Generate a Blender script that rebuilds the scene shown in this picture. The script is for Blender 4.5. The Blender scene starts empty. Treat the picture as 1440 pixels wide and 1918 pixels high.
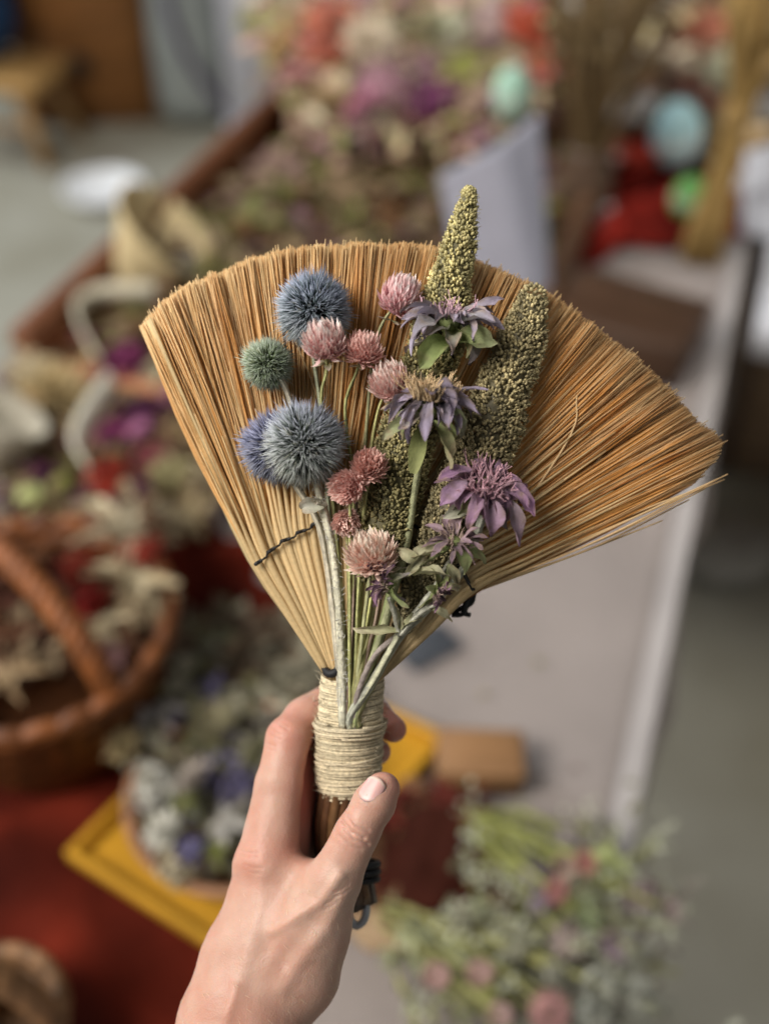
import bpy, math, random
import numpy as np
from mathutils import Vector, Matrix, noise as mnoise

random.seed(7)
rng = np.random.default_rng(7)
R = math.radians
scene = bpy.context.scene
col = scene.collection

# ------------------------------------------------------------------ camera
FPX = 1978.0                      # focal length in photo pixels
W0, H0 = 1440.0, 1918.0
CAM = Vector((0, 0, 1.50))
PITCH = 43.0
D = 0.36                          # distance from lens to the broom
S = D / FPX                       # metres per photo pixel at the broom
cd = bpy.data.cameras.new('camera')
cam = bpy.data.objects.new('camera', cd)
col.objects.link(cam)
cam.location = CAM
cam.rotation_euler = (R(90 - PITCH), 0, 0)
cd.sensor_fit = 'VERTICAL'
cd.sensor_height = 36.0
cd.lens = 18.0 / (H0 / 2 / FPX)
cd.clip_start = 0.02
cd.clip_end = 100
cd.dof.use_dof = True
cd.dof.focus_distance = 0.340
cd.dof.aperture_fstop = 3.4
scene.camera = cam
CM = Matrix.Translation(CAM) @ Matrix.Rotation(R(90 - PITCH), 4, 'X')
HM = CM @ Matrix.Translation((0, 0, -D))      # frame of the held broom


def at(px, py, h):
    """point where the line of sight of a photo pixel meets the level z = h"""
    d = CM.to_3x3() @ Vector(((px - W0 / 2) / FPX, (H0 / 2 - py) / FPX, -1))
    t = (h - CAM.z) / d.z
    return CAM + d * t


def L(px, py, z=0.0):
    k = (D - z * S) / D
    return np.array(((px - 720) * S * k, (959 - py) * S * k, z * S))


# ------------------------------------------------------------------ mesh builder
class MB:
    def __init__(self):
        self.v, self.f, self.c, self.n = [], [], [], 0

    def add(self, v, f, c):
        v = np.asarray(v, float).reshape(-1, 3)
        c = np.asarray(c, float)
        if c.ndim == 1:
            c = np.tile(c, (len(v), 1))
        n = self.n
        self.v.append(v)
        self.c.append(c)
        if isinstance(f, np.ndarray):
            self.f.extend((f + n).tolist())
        else:
            self.f.extend([tuple(i + n for i in q) for q in f])
        self.n += len(v)

    def build(self, name, mat, parent=None, off=(0, 0, 0), smooth=True, M=None):
        me = bpy.data.meshes.new(name)
        v = np.concatenate(self.v) - np.asarray(off, float)
        me.from_pydata(v.tolist(), [], self.f)
        a = me.color_attributes.new('Col', 'FLOAT_COLOR', 'POINT')
        c = np.concatenate(self.c)
        c4 = np.ones((len(c), 4), np.float32)
        c4[:, :3] = np.clip(c, 0, 1)
        a.data.foreach_set('color', c4.ravel())
        if smooth:
            me.polygons.foreach_set('use_smooth', np.ones(len(me.polygons), bool))
        me.materials.append(mat)
        me.update()
        o = bpy.data.objects.new(name, me)
        col.objects.link(o)
        if parent is not None:
            o.parent = parent
        elif M is not None:
            o.matrix_world = M
        return o


def nrm(a):
    a = np.asarray(a, float)
    return a / (np.linalg.norm(a, axis=-1, keepdims=True) + 1e-12)


def frame(n):
    n = nrm(n)
    a = np.array((0, 0, 1.0)) if abs(n[2]) < .9 else np.array((1.0, 0, 0))
    x = nrm(np.cross(a, n))
    return x, np.cross(n, x), n


def tube(mb, pts, rad, c, sides=6, cap=True):
    p = np.asarray(pts, float)
    n = len(p)
    rad = np.broadcast_to(np.asarray(rad, float), (n,))
    c = np.asarray(c, float)
    cc = np.tile(c, (n, 1)) if c.ndim == 1 else c
    t = nrm(np.gradient(p, axis=0))
    x, y, _ = frame(t[0])
    vs, cs = [], []
    ang = np.linspace(0, 2 * np.pi, sides, endpoint=False)
    for i in range(n):
        x = nrm(x - t[i] * np.dot(x, t[i]))
        y = np.cross(t[i], x)
        vs.append(p[i] + rad[i] * (np.cos(ang)[:, None] * x + np.sin(ang)[:, None] * y))
        cs.append(np.tile(cc[i], (sides, 1)))
    f = []
    for i in range(n - 1):
        for j in range(sides):
            k = (j + 1) % sides
            f.append((i * sides + j, i * sides + k, (i + 1) * sides + k, (i + 1) * sides + j))
    if cap:
        f.append(tuple(range(sides))[::-1])
        f.append(tuple((n - 1) * sides + j for j in range(sides)))
    mb.add(np.concatenate(vs), f, np.concatenate(cs))


def spline(pts, n):
    p = np.asarray(pts, float)
    m = len(p)
    if m == 2:
        return p[0] + np.linspace(0, 1, n)[:, None] * (p[1] - p[0])
    e = np.vstack([2 * p[0] - p[1], p, 2 * p[-1] - p[-2]])
    out = []
    for u in np.linspace(0, m - 1, n):
        i = min(int(u), m - 2)
        t = u - i
        a, b, c, d = e[i], e[i + 1], e[i + 2], e[i + 3]
        out.append(.5 * ((2 * b) + (c - a) * t + (2 * a - 5 * b + 4 * c - d) * t * t + (3 * b - a - 3 * c + d) * t ** 3))
    return np.array(out)


def box(mb, c, sx, sy, sz, colr, rot=None, bev=0.0):
    b = bev
    c = np.asarray(c, float)
    vs, idx = [], {}
    if b <= 0:
        for x in (-1, 1):
            for y in (-1, 1):
                for z in (-1, 1):
                    vs.append((x * sx / 2, y * sy / 2, z * sz / 2))
        f = [(0, 1, 3, 2), (4, 6, 7, 5), (0, 4, 5, 1), (2, 3, 7, 6), (0, 2, 6, 4), (1, 5, 7, 3)]
        v = np.array(vs)
    else:
        hx, hy, hz = sx / 2, sy / 2, sz / 2
        rings = []
        prof = [(-hz, b), (-hz + b, 0), (hz - b, 0), (hz, b)]
        v = []
        for z, ins in prof:
            X, Y = hx - ins, hy - ins
            q = b * .6
            v += [(X - q, -Y, z), (X, -Y + q, z), (X, Y - q, z), (X - q, Y, z), (-X + q, Y, z), (-X, Y - q, z), (-X, -Y + q, z), (-X + q, -Y, z)]
        f = []
        for i in range(3):
            for j in range(8):
                k = (j + 1) % 8
                f.append((i * 8 + j, i * 8 + k, i * 8 + 8 + k, i * 8 + 8 + j))
        f.append(tuple(range(8))[::-1])
        f.append(tuple(range(24, 32)))
        v = np.array(v)
    if rot is not None:
        v = v @ np.array(rot).T
    mb.add(v + c, f, colr)


def rotz(a):
    c, s = math.cos(a), math.sin(a)
    return np.array(((c, -s, 0), (s, c, 0), (0, 0, 1)))


def lathe(mb, prof, c, colr, n=40, close=False, disp=None):
    """prof: list of (r, z)"""
    vs = []
    for i, (r, z) in enumerate(prof):
        for j in range(n):
            a = 2 * math.pi * j / n
            rr = r + (disp(i, j, a, z) if disp else 0)
            vs.append((rr * math.cos(a), rr * math.sin(a), z))
    f = []
    m = len(prof)
    for i in range(m - 1):
        for j in range(n):
            k = (j + 1) % n
            f.append((i * n + j, i * n + k, (i + 1) * n + k, (i + 1) * n + j))
    f.append(tuple(range(n))[::-1])
    if close:
        f.append(tuple((m - 1) * n + j for j in range(n)))
    mb.add(np.array(vs) + np.asarray(c, float), f, colr)


def petal(mb, base, d, up, ln, wd, c0, c1, curl=0.6, fold=.25, seg=5, twist=0.0, tipw=0.0, peak=.45, wav=0.0):
    """leaf-shaped blade from base along d; curl bends it away from up"""
    d = nrm(d)
    up = nrm(up - d * np.dot(up, d))
    s = np.cross(d, up)
    vs, cs = [], []
    pos = np.asarray(base, float).copy()
    a = 0.0
    ph = random.uniform(0, 6.28)
    qs = (-1, -.5, 0, .5, 1) if seg >= 7 else (-1, 0, 1)
    vein = {q: random.uniform(.72, 1.12) for q in qs}
    nq = len(qs)
    ph2 = random.uniform(0, 6.28)
    for i in range(seg + 1):
        t = i / seg
        w = wd * (math.sin(math.pi * min(1, t ** (math.log(.5) / math.log(peak)))) ** .8 * (1 - .12 * t) + tipw * t + .12 * (1 - t))
        if i == seg and tipw == 0:
            w = wd * .03
        dd = d * math.cos(a) - up * math.sin(a)
        uu = up * math.cos(a) + d * math.sin(a)
        tw = twist * t
        ss = s * math.cos(tw) + uu * math.sin(tw)
        un = uu * math.cos(tw) - s * math.sin(tw)
        cc = np.asarray(c0) * (1 - t) + np.asarray(c1) * t
        for q in qs:
            wv = wav * wd * math.sin(ph + t * 9 + q * 1.3) * abs(q)
            cr = wav * wd * .5 * math.sin(ph2 + q * 5 + t * 4)
            vs.append(pos + ss * w * .5 * q + un * (fold * w * abs(q) ** 1.4 + wv + cr))
            cs.append(cc * (1.06 if q else .84) if seg < 7 else cc * vein[q] * (1.1 if abs(q) == 1 else 1))
        pos = pos + dd * ln / seg
        a += curl / seg * (1 + (.5 * math.sin(ph + t * 6) if wav else 0))
    vs = np.array(vs); cs = np.array(cs)
    if wav:
        fq = 1.6 / wd
        o_ = Vector((random.uniform(0, 50), random.uniform(0, 50), random.uniform(0, 50)))
        vs = vs + np.array([mnoise.noise_vector(Vector(v) * fq + o_) for v in vs]) * wd * .16
        ed = np.array([abs(q) for q in qs] * (seg + 1)); tt = np.repeat(np.arange(seg + 1) / seg, nq)
        br = np.clip(np.array([mnoise.noise(Vector(v) * fq * 1.7 + o_) for v in vs]) * 1.3 + .45 * (ed > .9) + .7 * (tt - .75), 0, .75)[:, None]
        cs = cs * (1 - br) + np.array((.27, .19, .12)) * br * random.uniform(.6, 1.5)
    f = []
    for i in range(seg):
        for j in range(nq - 1):
            b = i * nq + j
            f.append((b, b + 1, b + nq + 1, b + nq))
    mb.add(np.array(vs), f, np.array(cs))


# ------------------------------------------------------------------ materials
def mat(name, base=None, rough=.7, attr=True, trans=0.0, var=.15, vscale=60, bump=0.0, bscale=200, sss=0.0,
        spec=.3, stretch=None, objcol=False, alpha=1.0, transmission=0.0, sheen=0.0, dark=None):
    m = bpy.data.materials.new(name)
    m.use_nodes = True
    nt = m.node_tree
    N, K = nt.nodes, nt.links
    N.clear()
    out = N.new('ShaderNodeOutputMaterial')
    p = N.new('ShaderNodeBsdfPrincipled')
    p.inputs['Roughness'].default_value = rough
    p.inputs['Specular IOR Level'].default_value = spec
    if attr:
        a = N.new('ShaderNodeAttribute')
        a.attribute_name = 'Col'
        src = a.outputs['Color']
    else:
        rgb = N.new('ShaderNodeRGB')
        rgb.outputs[0].default_value = (*base, 1)
        src = rgb.outputs[0]
    if objcol:
        oi = N.new('ShaderNodeObjectInfo')
        mx = N.new('ShaderNodeMix')
        mx.data_type = 'RGBA'
        mx.blend_type = 'MULTIPLY'
        mx.inputs[0].default_value = 1
        K.new(src, mx.inputs[6])
        K.new(oi.outputs['Color'], mx.inputs[7])
        src = mx.outputs[2]
    tc = N.new('ShaderNodeTexCoord')
    mp = N.new('ShaderNodeMapping')
    if stretch:
        mp.inputs['Scale'].default_value = stretch
    K.new(tc.outputs['Object'], mp.inputs[0])
    if var > 0:
        nz = N.new('ShaderNodeTexNoise')
        nz.inputs['Scale'].default_value = vscale
        nz.inputs['Detail'].default_value = 5
        K.new(mp.outputs[0], nz.inputs['Vector'])
        mr = N.new('ShaderNodeMapRange')
        mr.inputs[1].default_value = .3
        mr.inputs[2].default_value = .7
        mr.inputs[3].default_value = 1 - var
        mr.inputs[4].default_value = 1 + var
        K.new(nz.outputs['Fac'], mr.inputs[0])
        mul = N.new('ShaderNodeMix')
        mul.data_type = 'RGBA'
        mul.blend_type = 'MULTIPLY'
        mul.inputs[0].default_value = 1
        K.new(src, mul.inputs[6])
        K.new(mr.outputs[0], mul.inputs[7])
        src = mul.outputs[2]
    K.new(src, p.inputs['Base Color'])
    if sss > 0:
        p.inputs['Subsurface Weight'].default_value = sss
        p.inputs['Subsurface Radius'].default_value = (1, .35, .2)
        p.inputs['Subsurface Scale'].default_value = .004
    if sheen > 0:
        p.inputs['Sheen Weight'].default_value = sheen
    if transmission > 0:
        p.inputs['Transmission Weight'].default_value = transmission
    if bump > 0:
        bz = N.new('ShaderNodeTexNoise')
        bz.inputs['Scale'].default_value = bscale
        bz.inputs['Detail'].default_value = 4
        K.new(mp.outputs[0], bz.inputs['Vector'])
        bp = N.new('ShaderNodeBump')
        bp.inputs['Strength'].default_value = bump
        bp.inputs['Distance'].default_value = .002
        K.new(bz.outputs['Fac'], bp.inputs['Height'])
        K.new(bp.outputs[0], p.inputs['Normal'])
    sh = p.outputs[0]
    if trans > 0:
        tr = N.new('ShaderNodeBsdfTranslucent')
        K.new(src, tr.inputs['Color'])
        ms = N.new('ShaderNodeMixShader')
        ms.inputs[0].default_value = trans
        K.new(sh, ms.inputs[1])
        K.new(tr.outputs[0], ms.inputs[2])
        sh = ms.outputs[0]
    if alpha < 1:
        p.inputs['Alpha'].default_value = alpha
    K.new(sh, out.inputs[0])
    return m


M_bristle = mat('bristle_fibre', rough=.5, trans=.34, var=.08, vscale=900, spec=.35)
M_thread = mat('black_thread', rough=.6, var=.2, vscale=900)
M_twine = mat('hemp_twine', rough=.9, var=.25, vscale=900, bump=.5, bscale=2500, spec=.15)
M_petal = mat('dried_petal', rough=.7, trans=.28, var=.12, vscale=500, spec=.25, bump=.25, bscale=1500)
M_spike = mat('thistle_spike', rough=.65, trans=.15, var=.12, vscale=600, spec=.3)
M_seed = mat('millet_seed', rough=.6, var=.25, vscale=700, spec=.35)
M_stem = mat('dried_stem', rough=.7, var=.25, vscale=500, bump=.4, bscale=1800, spec=.25, trans=.06)
M_dark = mat('dark_handle', rough=.35, var=.35, vscale=220, spec=.5)
M_nail = mat('nail', rough=.38, attr=True, var=.05, vscale=300, sss=.3, spec=.5)
M_bgpetal = mat('dried_flower_petal', rough=.75, trans=.2, var=.2, vscale=90, objcol=True, spec=.2)
M_bgcol = mat('dried_plant', rough=.75, trans=.15, var=.22, vscale=90, spec=.2)
M_paper = mat('paper', rough=.85, trans=.15, var=.06, vscale=25, bump=.2, bscale=80, spec=.15)
M_wood = mat('old_wood', rough=.55, var=.35, vscale=14, bump=.3, bscale=60, stretch=(1, 6, 6), spec=.35)
M_wicker = mat('wicker', rough=.5, var=.3, vscale=70, bump=.4, bscale=180, spec=.35)
M_linen = mat('linen_cloth', rough=.95, var=.08, vscale=9, bump=.35, bscale=700, spec=.1)
M_red = mat('red_cloth', rough=.9, var=.3, vscale=18, bump=.3, bscale=400, spec=.08)
M_paint = mat('yellow_paint', rough=.45, var=.15, vscale=16, spec=.4)
M_plain = mat('plain_surface', rough=.6, var=.12, vscale=20, bump=.1, bscale=120, spec=.3)
M_egg = mat('painted_egg', rough=.35, var=.12, vscale=35, spec=.45)
M_plastic = mat('cloudy_plastic', rough=.35, var=.15, vscale=12, spec=.5, trans=.3)

# skin
M_skin = bpy.data.materials.new('skin')
M_skin.use_nodes = True
_n, _k = M_skin.node_tree.nodes, M_skin.node_tree.links
_p = _n['Principled BSDF']
_a = _n.new('ShaderNodeAttribute'); _a.attribute_name = 'Col'
_t = _n.new('ShaderNodeTexCoord')
_z = _n.new('ShaderNodeTexNoise'); _z.inputs['Scale'].default_value = 120; _z.inputs['Detail'].default_value = 6
_z2 = _n.new('ShaderNodeTexNoise'); _z2.inputs['Scale'].default_value = 35; _z2.inputs['Detail'].default_value = 3
_v = _n.new('ShaderNodeTexVoronoi'); _v.inputs['Scale'].default_value = 1500
_k.new(_t.outputs['Object'], _z.inputs['Vector'])
_k.new(_t.outputs['Object'], _z2.inputs['Vector'])
_k.new(_t.outputs['Object'], _v.inputs['Vector'])
_m1 = _n.new('ShaderNodeMix'); _m1.data_type = 'RGBA'; _m1.blend_type = 'MULTIPLY'; _m1.inputs[0].default_value = 1
_cr = _n.new('ShaderNodeValToRGB')
_cr.color_ramp.elements[0].position = .3; _cr.color_ramp.elements[0].color = (.92, .82, .79, 1)
_cr.color_ramp.elements[1].position = .7; _cr.color_ramp.elements[1].color = (1.0, 1.0, 1.0, 1)
_k.new(_z.outputs['Fac'], _cr.inputs[0])
_k.new(_a.outputs['Color'], _m1.inputs[6]); _k.new(_cr.outputs[0], _m1.inputs[7])
_m2 = _n.new('ShaderNodeMix'); _m2.data_type = 'RGBA'; _m2.blend_type = 'MULTIPLY'; _m2.inputs[0].default_value = 1
_cr2 = _n.new('ShaderNodeValToRGB')
_cr2.color_ramp.elements[0].position = .35; _cr2.color_ramp.elements[0].color = (.97, .86, .82, 1)
_cr2.color_ramp.elements[1].position = .65; _cr2.color_ramp.elements[1].color = (1.0, 1.0, .98, 1)
_k.new(_z2.outputs['Fac'], _cr2.inputs[0])
_k.new(_m1.outputs[2], _m2.inputs[6]); _k.new(_cr2.outputs[0], _m2.inputs[7])
_k.new(_m2.outputs[2], _p.inputs['Base Color'])
_p.inputs['Roughness'].default_value = .48
_p.inputs['Specular IOR Level'].default_value = .35
_p.inputs['Subsurface Weight'].default_value = .55
_p.inputs['Subsurface Radius'].default_value = (1, .32, .16)
_p.inputs['Subsurface Scale'].default_value = .0028
_b = _n.new('ShaderNodeBump'); _b.inputs['Strength'].default_value = .15; _b.inputs['Distance'].default_value = .0006
_b2 = _n.new('ShaderNodeBump'); _b2.inputs['Strength'].default_value = .12; _b2.inputs['Distance'].default_value = .002
_k.new(_v.outputs['Distance'], _b.inputs['Height'])
_k.new(_z.outputs['Fac'], _b2.inputs['Height'])
_k.new(_b2.outputs[0], _b.inputs['Normal'])
_k.new(_b.outputs[0], _p.inputs['Normal'])

# floor
M_floor = bpy.data.materials.new('concrete_floor')
M_floor.use_nodes = True
_n, _k = M_floor.node_tree.nodes, M_floor.node_tree.links
_p = _n['Principled BSDF']; _p.inputs['Roughness'].default_value = .5
_t = _n.new('ShaderNodeTexCoord')
_z = _n.new('ShaderNodeTexNoise'); _z.inputs['Scale'].default_value = 3.5; _z.inputs['Detail'].default_value = 8
_k.new(_t.outputs['Object'], _z.inputs['Vector'])
_cr = _n.new('ShaderNodeValToRGB')
_cr.color_ramp.elements[0].position = .32; _cr.color_ramp.elements[0].color = (.29, .27, .205, 1)
_cr.color_ramp.elements[1].position = .68; _cr.color_ramp.elements[1].color = (.40, .385, .32, 1)
_k.new(_z.outputs['Fac'], _cr.inputs[0])
_k.new(_cr.outputs[0], _p.inputs['Base Color'])
_b = _n.new('ShaderNodeBump'); _b.inputs['Strength'].default_value = .2
_z2 = _n.new('ShaderNodeTexNoise'); _z2.inputs['Scale'].default_value = 60
_k.new(_t.outputs['Object'], _z2.inputs['Vector'])
_k.new(_z2.outputs['Fac'], _b.inputs['Height']); _k.new(_b.outputs[0], _p.inputs['Normal'])


# ------------------------------------------------------------------ naming
def tag(o, label=None, cat=None, group=None, kind=None):
    if label: o['label'] = label
    if cat: o['category'] = cat
    if group: o['group'] = group
    if kind: o['kind'] = kind
    return o


def hero(name, label, cat, base, group=None):
    """an Empty at a point of the held broom's frame"""
    o = bpy.data.objects.new(name, None)
    o.empty_display_size = .01
    col.objects.link(o)
    o.matrix_world = HM @ Matrix.Translation(Vector(base))
    return tag(o, label, cat, group)


def thing(name, label, cat, loc, rz=0, group=None):
    o = bpy.data.objects.new(name, None)
    o.empty_display_size = .02
    col.objects.link(o)
    o.location = loc
    o.rotation_euler = (0, 0, rz)
    return tag(o, label, cat, group)


# ================================================================== BROOM
def polyline(pts):
    p = np.array(pts, float)
    seg = np.linalg.norm(np.diff(p, axis=0), axis=1)
    cum = np.concatenate([[0], np.cumsum(seg)]) / seg.sum()
    return lambda u: np.stack([np.interp(u, cum, p[:, i]) for i in range(p.shape[1])], -1)


TIP = polyline([(262, 612), (300, 574), (340, 545), (400, 516), (460, 491), (520, 474), (580, 466), (640, 461), (700, 459), (760, 461),
                (820, 467), (890, 490), (960, 520), (1030, 553), (1090, 598), (1150, 640), (1200, 683), (1250, 732), (1300, 785), (1350, 832),
                (1328, 870), (1296, 908)])
STI = polyline([(478, 1062), (520, 1022), (590, 984), (660, 967), (740, 972), (800, 1000), (850, 1050), (887, 1108)])
BAS = polyline([(614, 1268), (640, 1284), (674, 1286), (702, 1278), (720, 1262)])


def Lv(p, z):
    k = (D - z * S) / D
    return np.stack([(p[..., 0] - 720) * S * k, (959 - p[..., 1]) * S * k, z * S], -1)


def ribbon_tubes(mb, P, Rr, C, sides=4):
    """P (n,m,3) strand points, Rr (n,m), C (n,m,3)"""
    n, m, _ = P.shape
    t = nrm(np.gradient(P, axis=1))
    z = np.zeros_like(t); z[..., 2] = 1
    x = nrm(np.cross(t, z))
    y = np.cross(x, t)
    ang = np.linspace(0, 2 * np.pi, sides, endpoint=False) + .6
    V = P[:, :, None, :] + Rr[:, :, None, None] * (np.cos(ang)[None, None, :, None] * x[:, :, None, :] + np.sin(ang)[None, None, :, None] * y[:, :, None, :])
    idx = np.arange(n * m * sides).reshape(n, m, sides)
    a = idx[:, :-1, :]; b = np.roll(a, -1, 2); d = idx[:, 1:, :]; c = np.roll(d, -1, 2)
    F = np.stack([a, b, c, d], -1).reshape(-1, 4)
    cap = idx[:, -1, :].reshape(-1, sides)
    F = np.concatenate([F, cap]) if sides == 4 else F
    mb.add(V.reshape(-1, 3), F, np.repeat(C[:, :, None, :], sides, 2).reshape(-1, 3))


NB = 30
bcol_light = np.array((.90, .64, .30)); bcol_mid = np.array((.74, .37, .10)); bcol_dark = np.array((.44, .165, .036))


def strands(n, front, radius_base, radius_tip, stray=0.0, m=9):
    u = (np.arange(n) + rng.random(n)) / n
    w = rng.uniform(-1, 1, n) if not front else rng.uniform(.75, 1.05, n)
    bc = (np.floor(u * NB) + .5) / NB
    bphase = np.sin(np.floor(u * NB) * 12.9898) * 43758.5453
    bph = bphase - np.floor(bphase)
    nt = 84
    tc = (np.floor(u * nt + .3 * np.sin(u * 97)) + .5) / nt
    tph = np.sin(np.floor(u * nt + .3 * np.sin(u * 97)) * 78.233) * 12543.123
    tph = tph - np.floor(tph)
    us = bc + (u - bc) * .62
    ut = u + .34 * (tc - u) + rng.normal(0, .004 + stray, n)
    ut = np.clip(ut, 0, 1)
    ub = np.clip(u + rng.normal(0, .01, n), 0, 1)
    s_ = STI(us); b_ = BAS(ub); t_ = TIP(ut)
    ln = 1 + (tph - .5) * .014 + rng.normal(0, .006 + stray, n)
    ln = np.clip(ln - np.maximum(0, rng.random(n) - .93) * 1.6, .7, 1.03)
    t_ = s_ + (t_ - s_) * ln[:, None]
    zb = w * 30 - 4
    zs = w * 20 + 2
    zt = w * (40 + 10 * tph) - 10 + (bph - .5) * 26 + (tph - .5) * 16
    T = np.linspace(0, 1, m)
    q = .30
    P = np.zeros((n, m, 3)); Z = np.zeros((n, m)); XY = np.zeros((n, m, 2))
    bow = rng.normal(0, 5, n) + (bph - .5) * 10
    d = nrm(t_ - s_); perp = np.stack([-d[:, 1], d[:, 0]], -1)
    for j, t in enumerate(T):
        if t <= q:
            f = t / q
            XY[:, j] = b_ + (s_ - b_) * f
            Z[:, j] = zb + (zs - zb) * f
        else:
            f = (t - q) / (1 - q)
            XY[:, j] = s_ + (t_ - s_) * f + perp * (bow * math.sin(math.pi * f))[:, None]
            Z[:, j] = zs + (zt - zs) * f ** 1.2 + math.sin(math.pi * f) * 12
    P = Lv(XY, Z)
    rr = radius_base + (radius_tip - radius_base) * np.clip((T - q * .6) / .35, 0, 1)
    Rr = (rr[None, :] * rng.uniform(.75, 1.25, n)[:, None]) * S
    n1 = np.array([mnoise.noise(Vector((x * 46, 3.1, 0))) for x in u]); n2 = np.array([mnoise.noise(Vector((x * 210, 7.7, y * .6))) for x, y in zip(u, w)])
    k = np.clip(.45 + .30 * n1 + .24 * n2 + .14 * w + .46 * (.42 - u) + rng.normal(0, .09, n), 0, 1)[:, None]  # u term paints the fan's lit left and shaded right into the straw
    c = np.where(k < .5, bcol_dark + (bcol_mid - bcol_dark) * k * 2, bcol_mid + (bcol_light - bcol_mid) * (k - .5) * 2)
    C = np.repeat(c[:, None, :], m, 1)
    tipf = np.clip((T - .93) / .07, 0, 1)[None, :, None]
    C = C * (1 - .35 * tipf) + np.array((.88, .72, .44)) * .35 * tipf
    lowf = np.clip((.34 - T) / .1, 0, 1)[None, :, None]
    C = C * (1 - .62 * lowf)  # filler darkened below the stitches, painting the shade in gaps between culms
    return P, Rr, C


broom = hero('whisk_broom', 'wide fan of straw bristles on twine-wrapped handle, held upright in the hand', 'broom', L(662, 1735, -120))
bo = L(662, 1735, -120)
mb = MB()
ribbon_tubes(mb, *strands(8200, False, 2.3, 1.12))
P, Rr, C = strands(420, True, 1.6, 1.1, stray=.008)
ribbon_tubes(mb, P, Rr, np.clip(C * .5 + np.array((.88, .68, .38)) * .5, 0, 1))
P, Rr, C = strands(70, True, 1.4, 1.0, stray=.03)
ribbon_tubes(mb, P, Rr, np.clip(C * .4 + np.array((.88, .70, .42)) * .6, 0, 1))
# coarse culms between the throat and the stitching, fraying upwards
for k in range(58):
    u = (k + .5 + random.uniform(-.2, .2)) / 58
    a = BAS(np.array([u]))[0]; b = STI(np.array([u]))[0]; c_ = TIP(np.array([u + random.uniform(-.012, .012)]))[0]
    zf = 30 + (5 if k % 2 else 0) + random.uniform(-2, 3)
    f_ = random.uniform(.45, .8)
    pts = [L(*a, zf), L(*(a * .5 + b * .5), zf + 2), L(*b, zf - 1), L(*(b * .75 + c_ * .25), zf + 6), L(*(b * (1 - f_) + c_ * f_), zf + 14)]
    rr = np.interp(np.linspace(0, 1, 16), [0, .3, .5, .7, 1], [4.6, 7.0, 6.8, 3.2, .9]) * random.uniform(.85, 1.15)
    cc = np.array((.84, .62, .32)) * random.uniform(.72, 1.08) * (1 - .22 * u)  # culms dim toward the right, same painted shade
    tube(mb, spline(pts, 16), rr * S, cc, 8)
# side of the fan at the left: pale culms
for k in range(10):
    z0 = -30 + k * 6
    p = spline([L(606 + k, 1240, z0), L(476 + k * 1.5, 1064, z0), L(370 + k * 2, 842, z0 * 1.2), L(264 + k * 2, 614 - k * 2, z0 * 1.6)], 12)
    tube(mb, p, np.linspace(5, 2.6, 12) * S, np.array((.80, .62, .33)) * random.uniform(.75, 1.1), 5)
# a few loose wisps at the right
for (a, b, c_) in [((900, 1100), (1120, 1012), (1362, 888)), ((880, 1106), (1100, 1030), (1290, 936)), ((905, 1090), (1150, 985), (1356, 898)),
                   ((890, 1108), (1080, 1038), (1240, 975)), ((905, 1000), (920, 1040), (931, 1086)), ((900, 1100), (1180, 965), (1340, 905)),
                   ((940, 1085), (1190, 968), (1352, 893)), ((890, 1105), (1150, 1000), (1320, 915)), ((1000, 1050), (1120, 860), (1215, 745)), ((900, 1090), (1040, 900), (1150, 760)),
                   ((880, 1090), (1060, 830), (1080, 740)), ((560, 980), (470, 760), (430, 560)), ((640, 960), (600, 760), (520, 560)), ((600, 975), (520, 740), (520, 600))]:
    z0 = random.uniform(20, 55)
    tube(mb, spline([L(*a, 18), L(*b, z0), L(*c_, z0)], 12), np.linspace(2.6, 1.3, 12) * S, np.array((.80, .57, .30)) * random.uniform(.8, 1.05), 5)
fan = mb.build('bristle_fan', M_bristle, broom, bo)

# stitching
mb = MB()
un = np.linspace(0, 1, 240)
sp = STI(un)
zz = 48 + 2 * np.sin(un * NB * 2 * np.pi)
tube(mb, Lv(sp + np.stack([0 * un, 6 * np.clip(((un * 15) % 1) * 1.15, 0, 1) * (1 - np.clip((((un * 15) % 1) - .87) * 7.5, 0, 1)) - 4.5], -1), zz), (2.0 + 1.6 * (np.sin(un * 15 * 2 * np.pi) > -.3)) * S, (.015, .014, .014), 6)
tube(mb, Lv(sp + np.array((3, 5)), -zz - 2), 3.0 * S, (.015, .014, .014), 6)
# knotted ends at the right edge and loop at the throat
for pts in ([(884, 1098, 10), (876, 1078, 20), (868, 1090, 10), (880, 1120, 0)], [(888, 1108, 0), (882, 1130, -10), (862, 1140, -12), (850, 1150, -14)],
            [(886, 1110, -4), (870, 1146, -10), (880, 1152, -14)], [(884, 1112, -6), (872, 1128, 2), (866, 1150, 0), (846, 1152, -6)]):
    tube(mb, spline([L(*q) for q in pts], 14), 5.0 * S, (.012, .012, .013), 6)
tube(mb, spline([L(606, 1250, 34), L(616, 1262, 48), L(630, 1258, 52), L(634, 1248, 44)], 10), np.array([5, 7, 8, 8, 8, 8, 8, 8, 7, 5]) * S, (.012, .012, .013), 8)
mb.build('stitching', M_thread, broom, bo)


def haxis(y):     # handle axis
    t = (y - 1240) / (1735 - 1240)
    return 662 - 10 * math.sin(math.pi * min(1, max(0, t))) , -120 * t


mb = MB()
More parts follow.
